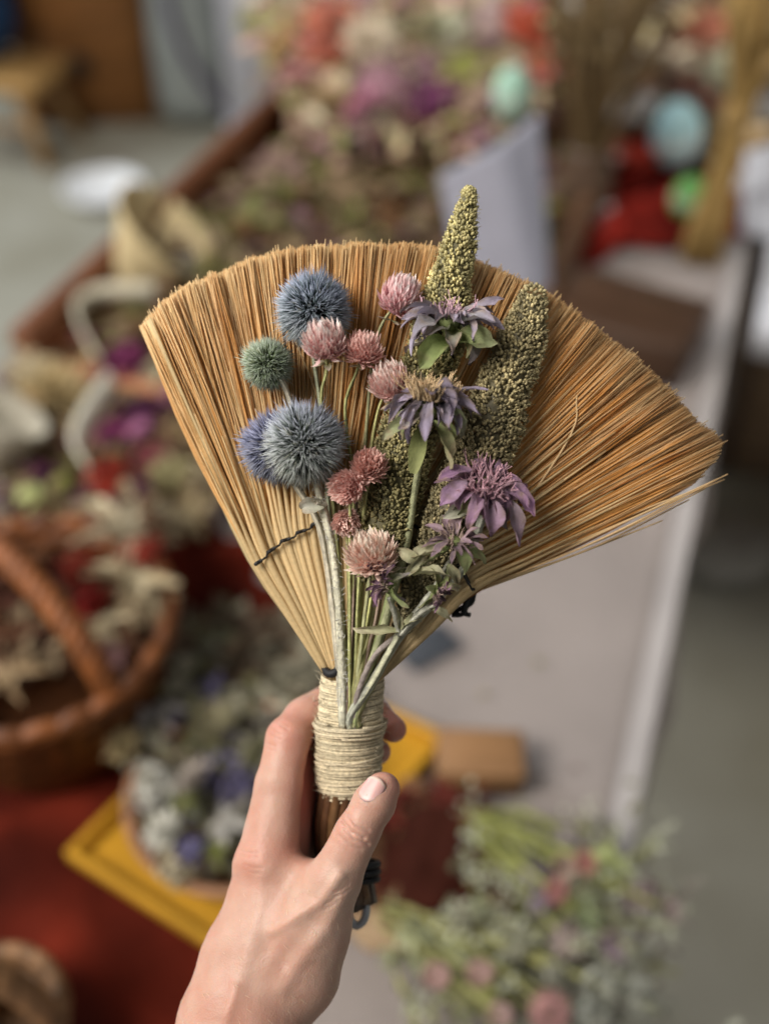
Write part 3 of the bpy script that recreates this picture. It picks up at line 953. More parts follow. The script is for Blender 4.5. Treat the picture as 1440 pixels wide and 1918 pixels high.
def millet(label, pts, rad, stem_pts, tone, dens=25.0):
    base = L(*stem_pts[-1])
    root = hero('millet_spike', label, 'dried grain', base, 'millet spikes tied to the broom')
    n = 90
    p = spline([L(*q) for q in pts], n)
    rr = np.interp(np.linspace(0, 1, n), np.linspace(0, 1, len(rad)), rad) * S
    mb = MB()
    tube(mb, p, rr * .8, np.array(tone) * .28, 14)
    t = nrm(np.gradient(p, axis=0))
    seg = np.linalg.norm(np.diff(p, axis=0), axis=1)
    area = np.concatenate([[0], np.cumsum(seg * 2 * np.pi * (rr[1:] + rr[:-1]) / 2)])
    N = int(area[-1] / (dens * S * S))
    X, Y, _ = frame(t[0])
    for i in range(N):
        s = random.random() * area[-1]
        k = np.searchsorted(area, s) - 1
        k = max(0, min(n - 2, k))
        fr = random.random()
        c0 = p[k] * (1 - fr) + p[k + 1] * fr
        r0 = rr[k] * (1 - fr) + rr[k + 1] * fr
        T = t[k]
        x = nrm(X - T * np.dot(X, T)); y = np.cross(T, x)
        a = random.uniform(0, 6.283)
        lump = .15 * mnoise.noise(Vector((math.cos(a) * 2.2, math.sin(a) * 2.2, k * .16))) + .10 * mnoise.noise(Vector((math.cos(a) * 5, math.sin(a) * 5, k * .4)))
        if lump < -.085 and random.random() < .75: continue
        out = x * math.cos(a) + y * math.sin(a)
        pos = c0 + out * r0 * (random.uniform(.80, 1.0) + lump)
        ax = nrm(out + -T * .9 * 1 + rng.normal(0, .35, 3))
        ex, ey, ez = frame(ax)
        sr = random.uniform(2.3, 4.1) * S
        v = (ico_v[:, :1] * ex + ico_v[:, 1:2] * ey) * sr * .82 + ico_v[:, 2:] * ez * sr * 1.3 + pos
        kk = random.uniform(.55, 1.35)
        cc = np.array(tone) * kk * (1 - .85 * max(0, k / n - .3)) * (1 + .25 * math.sin(a * 4 + k * .3))  # lower seeds are darker, and the shade down there is painted in too
        if random.random() < .12: cc = cc * np.array((1.35, 1.3, 1.3))
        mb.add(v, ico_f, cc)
        if random.random() < .25:   # tiny husk hairs
            e = pos + ax * sr * 1.2
            tube(mb, [e, e + nrm(out + rng.normal(0, .5, 3)) * random.uniform(4, 9) * S], .5 * S, np.array(tone) * .9, 3, False)
    # rounded crown of seeds at the tip
    for i in range(60):
        d_ = fib(60)[i]
        pos = p[0] + d_ * rr[0] * .9
        ex, ey, ez = frame(d_)
        sr = random.uniform(3.6, 5) * S
        mb.add((ico_v[:, :1] * ex + ico_v[:, 1:2] * ey) * sr * .85 + ico_v[:, 2:] * ez * sr * 1.2 + pos, ico_f, np.array(tone) * random.uniform(.6, 1.3))
    mb.build('seed_head', M_seed, root, base)
    mb = MB(); stem(mb, [pts[-1]] + stem_pts, 6, 6.5, (.40, .38, .18)); mb.build('stem', M_stem, root, base)


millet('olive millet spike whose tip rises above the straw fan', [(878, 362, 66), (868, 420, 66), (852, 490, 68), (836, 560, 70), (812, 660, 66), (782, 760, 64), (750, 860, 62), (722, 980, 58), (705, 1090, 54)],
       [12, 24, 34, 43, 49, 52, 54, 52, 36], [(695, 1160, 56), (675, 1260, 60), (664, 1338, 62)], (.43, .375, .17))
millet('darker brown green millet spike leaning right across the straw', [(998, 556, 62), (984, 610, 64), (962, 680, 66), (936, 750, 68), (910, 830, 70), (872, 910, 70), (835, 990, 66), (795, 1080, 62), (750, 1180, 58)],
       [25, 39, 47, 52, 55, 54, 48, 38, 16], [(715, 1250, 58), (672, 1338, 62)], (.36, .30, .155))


# ================================================================== HAND (one continuous surface from blended limbs)
VOX = 2.7
lo = np.array((250.0, 1235.0, -250.0)); hi = np.array((800.0, 2330.0, 210.0))
dims = np.ceil((hi - lo) / VOX).astype(int)
gx = lo[0] + VOX * np.arange(dims[0]); gy = lo[1] + VOX * np.arange(dims[1]); gz = lo[2] + VOX * np.arange(dims[2])
F = np.full(dims, 60.0, np.float32)


def cone(a, b, ra, rb, k=14.0, zs=1.0):
    a = np.array(a, float); b = np.array(b, float)
    m = max(ra, rb) + 40 + k
    i0 = np.maximum(0, np.floor((np.minimum(a, b) - m - lo) / VOX).astype(int))
    i1 = np.minimum(dims, np.ceil((np.maximum(a, b) + m - lo) / VOX).astype(int))
    X = gx[i0[0]:i1[0]][:, None, None]; Y = gy[i0[1]:i1[1]][None, :, None]; Z = gz[i0[2]:i1[2]][None, None, :]
    ab = b - a
    w = ab * np.array((1, 1, 1 / zs))
    px, py, pz = X - a[0], Y - a[1], (Z - a[2]) / zs
    t = np.clip((px * w[0] + py * w[1] + pz * w[2]) / np.dot(w, w), 0, 1)
    d = np.sqrt((px - t * w[0]) ** 2 + (py - t * w[1]) ** 2 + (pz - t * w[2]) ** 2) - (ra + (rb - ra) * t)
    d = d * (min(1, zs) if zs < 1 else 1)
    sl = (slice(i0[0], i1[0]), slice(i0[1], i1[1]), slice(i0[2], i1[2]))
    f = F[sl]
    h = np.maximum(k - np.abs(f - d), 0) / k
    F[sl] = np.minimum(f, d) - h * h * k * .25


# forearm, wrist, back of the hand
cone((352, 2280, 60), (452, 1918, 18), 138, 112, 20, .82)
cone((452, 1918, 18), (497, 1812, 0), 112, 117, 25, .74)
cone((497, 1812, 0), (530, 1715, -16), 116, 108, 25, .66)
cone((525, 1725, -10), (500, 1625, -4), 100, 62, 25, .85)
cone((530, 1715, -50), (512, 1650, -70), 90, 60, 20, .8)
# index
cone((500, 1622, -2), (522, 1470, -18), 60, 43, 14)
cone((522, 1470, -18), (540, 1384, -40), 43, 41, 12)
cone((540, 1384, -40), (572, 1345, -82), 41, 38, 10)
cone((572, 1345, -82), (640, 1302, -132), 38, 36, 12)
cone((640, 1302, -132), (700, 1335, -128), 35, 30, 10)
cone((700, 1340, -128), (737, 1366, -96), 30, 25, 10)
# middle
cone((515, 1660, -65), (556, 1432, -95), 56, 42, 8)
cone((556, 1432, -95), (590, 1384, -112), 40, 35, 8)
cone((590, 1384, -112), (660, 1392, -150), 34, 31, 8)
cone((660, 1392, -150), (706, 1408, -140), 31, 26, 8)
# ring
cone((520, 1690, -85), (560, 1510, -125), 54, 38, 8)
cone((560, 1510, -125), (650, 1468, -168), 36, 31, 8)
cone((650, 1468, -168), (700, 1482, -158), 31, 25, 8)
# little
cone((530, 1720, -95), (572, 1580, -145), 48, 33, 8)
cone((572, 1580, -145), (645, 1548, -182), 32, 27, 8)
cone((645, 1548, -182), (690, 1556, -176), 27, 22, 8)
# thumb
cone((545, 1815, 22), (578, 1745, 42), 92, 74, 30, .8)
cone((578, 1745, 42), (622, 1655, 66), 72, 51, 26)
cone((622, 1655, 66), (668, 1562, 84), 50, 41, 16)
cone((668, 1562, 84), (700, 1505, 84), 40.5, 39, 12)
cone((700, 1505, 84), (716, 1478, 78), 38.5, 33, 12)
# web between thumb and index
cone((560, 1680, 10), (585, 1650, 20), 50, 34, 34)
cone((520, 1640, 0), (600, 1668, 30), 34, 36, 30)


def surface_nets(F):
    s = F < 0
    n = np.array(F.shape)
    c = np.zeros(n - 1, np.int8)
    for i in (0, 1):
        for j in (0, 1):
            for k in (0, 1):
                c += s[i:n[0] - 1 + i, j:n[1] - 1 + j, k:n[2] - 1 + k]
    act = (c > 0) & (c < 8)
    ids = np.full(c.shape, -1, np.int64)
    idx = np.argwhere(act)
    ids[act] = np.arange(len(idx))
    acc = np.zeros((len(idx), 3)); cnt = np.zeros(len(idx))
    corners = [(i, j, k) for i in (0, 1) for j in (0, 1) for k in (0, 1)]
    for a in corners:
        for ax in range(3):
            if a[ax] == 0:
                b = list(a); b[ax] = 1
                fa = F[idx[:, 0] + a[0], idx[:, 1] + a[1], idx[:, 2] + a[2]]
                fb = F[idx[:, 0] + b[0], idx[:, 1] + b[1], idx[:, 2] + b[2]]
                x = (fa < 0) != (fb < 0)
                t = np.where(x, fa / np.where(x, fa - fb, 1), 0)
                p = np.array(a, float)[None, :] + t[:, None] * (np.array(b) - np.array(a))
                acc[x] += p[x]; cnt[x] += 1
    V = idx + acc / cnt[:, None]
    faces = []
    for ax in range(3):
        u, v = (ax + 1) % 3, (ax + 2) % 3
        sa = [slice(None)] * 3; sb = [slice(None)] * 3
        sa[ax] = slice(0, -1); sb[ax] = slice(1, None)
        cr = s[tuple(sa)] != s[tuple(sb)]
        e = np.argwhere(cr)
        ok = (e[:, u] > 0) & (e[:, v] > 0) & (e[:, u] < n[u] - 1) & (e[:, v] < n[v] - 1)
        e = e[ok]
        q = []
        for (du, dv) in ((-1, -1), (0, -1), (0, 0), (-1, 0)):
            w = e.copy(); w[:, u] += du; w[:, v] += dv
            q.append(ids[w[:, 0], w[:, 1], w[:, 2]])
        q = np.stack(q, -1)
        inside = s[e[:, 0], e[:, 1], e[:, 2]]
        q[~inside] = q[~inside][:, ::-1]
        faces.append(q)
    return V, np.concatenate(faces)


V, Fq = surface_nets(F)
# gentle relaxation
for _ in range(3):
    acc = np.zeros_like(V); cnt = np.zeros(len(V))
    for a in range(4):
        for b in ((a + 1) % 4, (a - 1) % 4):
            np.add.at(acc, Fq[:, a], V[Fq[:, b]]); np.add.at(cnt, Fq[:, a], 1)
    V = V * .4 + .6 * acc / np.maximum(cnt, 1)[:, None]
P = lo + V * VOX
fn = np.cross(P[Fq[:, 2]] - P[Fq[:, 0]], P[Fq[:, 3]] - P[Fq[:, 1]])
vn = np.zeros_like(P)
for a in range(4):
    np.add.at(vn, Fq[:, a], fn)
vn = nrm(vn)
if vn[np.argmax(P[:, 2]), 2] < 0:
    vn = -vn; Fq = Fq[:, ::-1]


def dist2d(pts):
    p = np.array(pts, float)
    best = np.full(len(P), 1e9)
    for a, b in zip(p[:-1], p[1:]):
        ab = b - a
        t = np.clip(((P[:, :2] - a) @ ab) / (ab @ ab), 0, 1)
        best = np.minimum(best, np.linalg.norm(P[:, :2] - a - t[:, None] * ab, axis=1))
    return best


front = np.clip((vn[:, 2] - .05) / .4, 0, 1) * (P[:, 2] > -70)
disp = np.zeros(len(P))
# tendon and vein ridges
disp += front * 5.5 * np.exp(-(dist2d([(636, 1640), (600, 1690), (548, 1722), (510, 1745)]) / 11) ** 2)
disp += front * 3.5 * np.exp(-(dist2d([(640, 1680), (610, 1740), (560, 1800), (530, 1850)]) / 15) ** 2)
disp -= front * 5.0 * np.exp(-(dist2d([(588, 1730), (560, 1760), (530, 1800)]) / 20) ** 2)
disp += front * 3.0 * np.exp(-(dist2d([(492, 1640), (480, 1720), (455, 1820), (430, 1900)]) / 16) ** 2)
disp -= front * 3.0 * np.exp(-(dist2d([(535, 1660), (520, 1720), (500, 1780)]) / 16) ** 2)
disp += front * 3.0 * np.exp(-(dist2d([(470, 1612), (500, 1625)]) / 22) ** 2)
disp += front * 2.0 * np.exp(-(dist2d([(440, 1850), (410, 1960)]) / 10) ** 2)
# thumb joint creases
for (a, b, am, w) in [((640, 1536), (682, 1570), 3.2, 3.2), ((644, 1552), (690, 1582), 2.6, 3.2), ((652, 1526), (690, 1556), 1.6, 3), ((636, 1566), (676, 1592), 1.2, 3.5)]:
    m_ = ((a[0] + b[0]) / 2 - 3, (a[1] + b[1]) / 2 + 5)
    disp -= front * am * 1.5 * np.exp(-(dist2d([a, m_, b]) / w) ** 2)
disp += front * 1.6 * np.exp(-(dist2d([(656, 1552), (672, 1562)]) / 14) ** 2)
for (x_, y_, a_) in [(500, 1395, .5), (512, 1372, .6), (527, 1352, .7), (468, 1600, .15), (475, 1628, .2), (640, 1668, -.5), (620, 1690, -.6), (600, 1560, .2)]:
    for o_ in (-5, 4):
        dx, dy = 16 * math.cos(a_), 16 * math.sin(a_)
        disp -= front * 1.1 * np.exp(-(dist2d([(x_ - dx, y_ - dy + o_), (x_, y_ + 3 + o_), (x_ + dx, y_ + dy + o_)]) / 2.8) ** 2)
thd = nrm(np.array((.48, -.88)))
disp += np.array([mnoise.noise(Vector(q / 34)) * .9 + mnoise.noise(Vector(q / 12)) * .25 for q in P])
P = P + vn * disp[:, None]
# colour
skin = np.array((.51, .34, .27)); red = np.array((.55, .205, .155)); pale = np.array((.54, .38, .305))


def ball(c, r):
    return np.exp(-(np.linalg.norm(P - np.array(c), axis=1) / r) ** 2)


redn = .55 * ball((735, 1470, 70), 55) + .5 * ball((540, 1375, -40), 55) + .9 * ball((600, 1385, -110), 70) + .7 * ball((560, 1480, -40), 60) * (P[:, 0] > 530) + .7 * ball((735, 1366, -90), 60)
redn += .35 * ball((470, 1610, 30), 60) + .25 * ball((670, 1565, 110), 45) + .5 * ball((590, 1640, 30), 40) + .6 * ball((580, 1540, -90), 90)
redn += .2 * np.clip((P[:, 1] - 1800) / 300, 0, 1)
redn = np.clip(redn, 0, 1)[:, None]
redn = np.clip(redn + .12 * np.array([mnoise.noise(Vector(q / 45)) for q in P])[:, None], 0, 1)
C = skin * (1 - redn) + red * redn
pl = np.clip(.6 * ball((560, 1700, 60), 90) + .4 * ball((500, 1500, 30), 60), 0, 1)[:, None]
C = C * (1 - pl) + pale * pl
base = L(420, 2200, 40)
mb = MB()
mb.add(Lv(P[:, :2], P[:, 2]), Fq, C)
person = mb.build('person', M_skin, None, base, M=HM @ Matrix.Translation(Vector(base)))
tag(person, "bare left hand and forearm reaching up to grip the straw broom's handle, thumb in front", 'person')

# thumb nail and fine arm hairs
mb = MB()
A0 = np.array((690, 1524, 84.0)); A1 = np.array((722, 1462, 74.0))
ax = nrm(A1 - A0)
nv = nrm(np.array((-.40, -.12, .9)) - ax * np.dot((-.40, -.12, .9), ax))
sd = np.cross(ax, nv)
vs, cs = [], []
NI, NJ = 14, 13
for i in range(NI):
    t = i / (NI - 1)
    for j in range(NJ):
        q = (j / (NJ - 1) - .5) * 2
        wedge = .92 - .12 * (1 - t) ** 2
        ph = q * .78 * wedge
        # rounded ends
        tt = 12 + 52 * t
        if t > .6: tt -= 11 * q * q * (t - .6) / .4
        if t < .45: tt += 17 * q * q * (.45 - t) / .45
        rad = 40.6 - 3.2 * t - 2.0 * t * t
        rad -= 4.5 * abs(q) ** 3 + (1.6 if t < .05 else 0)
        flat = .94 + .06 * abs(q)
        vs.append(A0 + ax * tt + (nv * math.cos(ph) * flat + sd * math.sin(ph)) * rad + nv * 5.2)
        c_ = np.array((.66, .36, .33)) if t < .88 else np.array((.60, .43, .36))
        if t < .2: c_ = c_ * .6 + np.array((.66, .46, .41)) * .4
        cs.append(c_)
f = [(i * NJ + j, i * NJ + j + 1, (i + 1) * NJ + j + 1, (i + 1) * NJ + j) for i in range(NI - 1) for j in range(NJ - 1)]
vs = np.array(vs)
mb.add(Lv(vs[:, :2], vs[:, 2]), f, np.array(cs))
nail = mb.build('fingernail', M_nail, person, base)
md = nail.modifiers.new('thick', 'SOLIDIFY'); md.thickness = 3.0 * S; md.offset = 0
mb = MB()
sel = np.where((vn[:, 2] > .1) & (P[:, 1] > 1660) & (P[:, 1] < 1990))[0]
for i in rng.choice(sel, 70):
    p0 = P[i]; g = np.array((.5 + random.uniform(-.4, .5), .7, 0)); g = nrm(g - vn[i] * np.dot(g, vn[i]))
    ln = random.uniform(8, 20) * (.5 + (P[i, 1] - 1660) / 500)
    q = np.array([p0, p0 + g * ln * .5 + vn[i] * ln * .25, p0 + g * ln + vn[i] * ln * .25])
    tube(mb, spline(Lv(q[:, :2], q[:, 2]), 5), .22 * S, (.85, .68, .48), 3, False)
mb.build('arm_hair', M_bristle, person, base)

# ================================================================== THE STALL BEHIND
TH = .75                           # table height
TA = R(-19.2)                      # direction in which the tables run (turn from +Y)
td = np.array((math.sin(-TA), math.cos(-TA), 0)); tn = np.array((math.cos(-TA), -math.sin(-TA), 0))


def flat(p):
    return np.array((p.x, p.y, p.z))


# floor
mb = MB()
mb.add([(-12, -6, 0), (12, -6, 0), (12, 16, 0), (-12, 16, 0)], [(0, 1, 2, 3)], (1, 1, 1))
o = mb.build('floor', M_floor); tag(o, kind='structure')

# main table with cloth.  right edge at offset .033, left edge at -.80 along tn
er, el = .034, -.800
s0, s1 = -.25, 2.55


def tp(s, e, z):
    return td * s + tn * e + np.array((0, 0, z))


tb = thing('market_table', 'long trestle table under the grey linen cloth, carrying the baskets of flowers', 'table', Vector(tp(1.1, -.38, 0)), TA)
mb = MB(); box(mb, (0, 0, TH - .022), .80, s1 - s0 - .04, .036, (.35, .22, .12), bev=.004); mb.build('tabletop', M_wood, tb)
for (x, y) in ((-.34, -1.25), (.34, -1.25), (-.34, 1.25), (.34, 1.25)):
    mb = MB(); box(mb, (x, y, (TH - .04) / 2), .05, .05, TH - .042, (.33, .2, .11), bev=.004); mb.build('leg', M_wood, tb)


def cloth(name, e0, e1, sa, sb, h, drop, colr, label, cat='tablecloth', seed=0, amp=.0028):
    ne, ns = 70, 120
    mb = MB()
    tot = (e1 - e0) + 2 * drop
    vs = []
    for i in range(ns + 1):
        s_ = sa + (sb - sa) * i / ns
        for j in range(ne + 1):
            q = -drop + tot * j / ne
            wob = mnoise.noise(Vector((s_ * 5, q * 3, seed)))
            if q < 0:
                dd = -q; e = e0 - .006 - .03 * (dd / drop) * (1 + .9 * math.sin(s_ * 19 + wob * 3)); z = h - dd
            elif q > e1 - e0:
                dd = q - (e1 - e0); e = e1 + .004 + .02 * (dd / drop) * (1 + .9 * math.sin(s_ * 17 + wob * 3)); z = h - dd
            else:
                e = e0 + q; z = h + amp * (mnoise.noise(Vector((s_ * 9, q * 9, seed + 3))) + .6 * mnoise.noise(Vector((s_ * 25, q * 22, seed + 7)))) + .0012
            vs.append(tp(s_, e, z))
    f = [(i * (ne + 1) + j, i * (ne + 1) + j + 1, (i + 1) * (ne + 1) + j + 1, (i + 1) * (ne + 1) + j) for i in range(ns) for j in range(ne)]
    mb.add(vs, f, colr)
    bp_ = tp((sa + sb) / 2, (e0 + e1) / 2, h)
    o = mb.build(name, M_linen, None, bp_)
    o.location = Vector(bp_)
    m_ = o.modifiers.new('t', 'SOLIDIFY'); m_.thickness = .0015
    return tag(o, label, cat)


cloth('tablecloth', el, er, s0, s1, TH, .30, (.28, .242, .225), 'pale grey linen cloth covering the long market table')
# pale lining strip along the right hem
mb = MB()
vs = []
for i in range(60):
    s_ = .45 + (1.62 - .45) * i / 59
    z = TH + .004 + .0012 * math.sin(s_ * 30)
    vs += [tp(s_, er - .013, z), tp(s_, er + .007, z + .001)]
mb.add(vs, [(2 * i, 2 * i + 1, 2 * i + 3, 2 * i + 2) for i in range(59)], (.37, .34, .33))
hem = mb.build('cloth_hem', M_linen, bpy.data.objects['tablecloth'], tp((s0 + s1) / 2, (el + er) / 2, TH))

# second table to the right at the back
rt = at(1362, 600, TH)
s_r = float(np.dot(flat(rt), td))
mb = MB()


def table2():
    c = tp(s_r + .45, .034 + .62, 0)
    t2 = thing('side_table', 'white clothed table joining the far right of the long table', 'table', Vector(c), TA)
    mb = MB(); box(mb, (0, 0, TH - .02), 1.16, .86, .034, (.4, .3, .2), bev=.004); mb.build('tabletop', M_wood, t2)
    for (x, y) in ((-.545, .2), (.5, -.1), (-.545, .4), (.5, .4)):
        mb = MB(); box(mb, (x, y, (TH - .04) / 2), .04, .04, TH - .04, (.16, .11, .08), bev=.004); mb.build('leg', M_wood, t2)
    mb = MB(); ns = 40
    vs = []
    for i in range(ns + 1):
        for j in range(ns + 1):
            x = -.585 + 1.17 * i / ns; y = -.44 + .88 * j / ns
            vs.append((x, y, TH + .003 + .002 * mnoise.noise(Vector((x * 9, y * 9, 5)))))
    f = [(i * (ns + 1) + j, (i + 1) * (ns + 1) + j, (i + 1) * (ns + 1) + j + 1, i * (ns + 1) + j + 1) for i in range(ns) for j in range(ns)]
    mb.add(vs, f, (.52, .52, .55))
    ve = []
    for i in range(ns + 1):
        x = -.585 + 1.17 * i / ns
        ve += [(x, -.441, TH + .003), (x, -.447 + .004 * math.sin(x * 40), TH - .05)]
    mb.add(ve, [(2 * i, 2 * i + 1, 2 * i + 3, 2 * i + 2) for i in range(ns)], (.5, .5, .53))
    o = mb.build('tablecloth', M_linen, None); o.location = Vector(c); o.rotation_euler = (0, 0, TA)
    tag(o, 'white cloth on the side table at the right, beside the red cloth', 'tablecloth')
    m_ = o.modifiers.new('t', 'SOLIDIFY'); m_.thickness = .0015


table2()


TRAYC = np.mean([flat(at(x, y, TH + .02)) for x, y in ((135, 1600), (440, 1795), (830, 1385), (500, 1235))], 0)

# ---- crumpled cloths
def crumple(name, corners, h, amp, colr, label, fr=7.0, seed=1, n=70, cat='cloth', edge=.012, m=M_red):
    c = [flat(at(x, y, h)) for x, y in corners]
    vs, cs = [], []
    for i in range(n + 1):
        for j in range(n + 1):
            u, v = i / n, j / n
            p = c[0] * (1 - u) * (1 - v) + c[1] * u * (1 - v) + c[2] * u * v + c[3] * (1 - u) * v
            q = Vector((p[0] * fr, p[1] * fr, seed))
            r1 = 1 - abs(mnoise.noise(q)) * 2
            r2 = 1 - abs(mnoise.noise(q * 2.3 + Vector((4, 2, 1)))) * 2
            e = min(u, v, 1 - u, 1 - v)
            k = min(1, e / .06)
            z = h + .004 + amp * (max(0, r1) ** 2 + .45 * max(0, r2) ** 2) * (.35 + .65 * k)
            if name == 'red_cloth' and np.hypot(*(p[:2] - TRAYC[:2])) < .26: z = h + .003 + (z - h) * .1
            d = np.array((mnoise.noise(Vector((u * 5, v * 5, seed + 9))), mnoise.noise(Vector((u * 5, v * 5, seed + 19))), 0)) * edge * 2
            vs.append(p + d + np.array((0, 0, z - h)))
            cs.append(np.array(colr) * (.5 + 1.1 * max(0, r1) ** 2))  # fold highlights on ridges and shade in hollows painted into the colour
    f = [(i * (n + 1) + j, (i + 1) * (n + 1) + j, (i + 1) * (n + 1) + j + 1, i * (n + 1) + j + 1) for i in range(n) for j in range(n)]
    mb = MB(); mb.add(vs, f, np.array(cs))
    b = np.mean(np.array(c), 0)
    o = mb.build(name, m, None, b); o.location = Vector(b)
    return tag(o, label, cat)


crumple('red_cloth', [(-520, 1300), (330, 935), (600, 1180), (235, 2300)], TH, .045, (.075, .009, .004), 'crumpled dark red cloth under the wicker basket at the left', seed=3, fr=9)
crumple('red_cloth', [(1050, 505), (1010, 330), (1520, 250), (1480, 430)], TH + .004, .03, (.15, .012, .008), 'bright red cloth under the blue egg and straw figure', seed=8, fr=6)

# ---- wicker basket at the left
def basket(label, c, rx, hgt, rot, handle, colr=(.34, .13, .04), hr=.011, ph=0.0, hz=.16, name='wicker_basket'):
    t = thing(name, label, 'basket', c, rot)
    rows = 16; n = 72

    def disp(i, j, a, z):
        return .0035 * math.sin(j / n * 2 * math.pi * 18 + (math.pi if i % 2 else 0))
    prof = [(rx * (.72 + .28 * (i / rows) ** .7), hgt * i / rows) for i in range(rows + 1)]
    inn = [(r_ - .007, max(.006, z)) for r_, z in prof[::-1]]
    mb = MB()
    vsn = []
    lathe(mb, prof + inn, (0, 0, 0), (1, 1, 1), n, close=True, disp=disp)
    cc = np.concatenate(mb.c)
    vv = np.concatenate(mb.v)
    an = np.arctan2(vv[:, 1], vv[:, 0])
    cc = np.array(colr)[None, :] * (.45 + .75 * (np.sin(an * 18 + vv[:, 2] * 400) > 0) * rng.uniform(.6, 1.1, len(vv)))[:, None]
    mb.c = [cc]
    mb.build('woven_body', M_wicker, t)
    mb = MB()
    a = np.linspace(0, 2 * np.pi, 80)
    for k in range(2):
        tube(mb, np.stack([(rx + .002) * np.cos(a), (rx + .002) * np.sin(a), hgt + .004 + .0045 * np.sin(a * 14 + k * math.pi)], -1), .0065, np.array(colr) * (1.1 - .4 * k), 8, False)
    mb.build('rim', M_wicker, t)
    if handle:
        mb = MB()
        th = np.linspace(0, np.pi, 130)
        for k in range(3):
            o_ = k * 2.094
            pts = np.stack([(rx * np.cos(th)) * math.cos(ph) - hr * .55 * np.sin(th * 24 + o_) * math.sin(ph), (rx * np.cos(th)) * math.sin(ph) + hr * .55 * np.sin(th * 24 + o_) * math.cos(ph), hgt - .01 + hz * np.sin(th) + hr * .5 * np.cos(th * 24 + o_)], -1)
            tube(mb, pts, hr * .75, np.array(colr) * (1.3 - .15 * k), 8)
        mb.build('handle', M_wicker, t)
    return t


bc = at(55, 1175, TH + .12)
basket('orange brown wicker basket with arched handle, filled with husks and red berries', Vector((bc.x, bc.y, TH + .012)), .108, .11, 0, True, ph=R(-42), hr=.0085, hz=.09, colr=(.19, .062, .016))
b2 = at(-85, 1800, TH + .15)
basket('wicker basket at the bottom left corner, only its pale bound handle showing', Vector((b2.x, b2.y, TH + .012)), .04, .05, 0, True, ph=R(0), hr=.008, hz=.087, colr=(.26, .135, .06))

# ---- yellow tray with wooden bowl
yc = [flat(at(x, y, TH + .02)) for x, y in ((135, 1600), (440, 1795), (830, 1385), (500, 1235))]
cen = np.mean(yc, 0)
tr = thing('yellow_tray', 'yellow painted wooden tray under the bowl of mixed petals', 'tray', Vector((cen[0], cen[1], TH + .008)))
mb = MB()
vb = [(p[0] - cen[0], p[1] - cen[1], .0) for p in yc]
va = [(p[0] - cen[0], p[1] - cen[1], .006) for p in yc]
mb.add(np.array(vb + va), [(0, 1, 2, 3)[::-1], (4, 5, 6, 7), (0, 1, 5, 4), (1, 2, 6, 5), (2, 3, 7, 6), (3, 0, 4, 7)], (.50, .255, .016)); mb.build('base', M_paint, tr, smooth=False)
for i in range(4):
    a = np.array(va[i]); b = np.array(va[(i + 1) % 4])
    d_ = b - a; ln = np.linalg.norm(d_); an = math.atan2(d_[1], d_[0])
    mb = MB(); box(mb, (a + b) / 2 + np.array((0, 0, .006)), ln + .006, .007, .014, (.50, .26, .018), rotz(an), bev=.002); mb.build('side', M_paint, tr, smooth=False)


def bowl(name, label, c, r_, hgt, colr, m=M_wood, cat='bowl', th=.006):
    prof = [(r_ * .45, 0), (r_ * .75, hgt * .3), (r_ * .93, hgt * .68), (r_, hgt), (r_ - th, hgt + .001), (r_ * .88 - th, hgt * .65), (r_ * .68, hgt * .3), (r_ * .2, th)]
    mb = MB(); lathe(mb, prof, (0, 0, 0), colr, 56, close=True)
    o = mb.build(name, m); o.location = c
    return tag(o, label, cat)


bw = at(445, 1490, TH + .055)
BWR = .084
bowl('wooden_bowl', 'round brown wooden bowl of mixed petals on the yellow tray', Vector((bw.x, bw.y, TH + .0145)), BWR, .048, (.30, .15, .08))

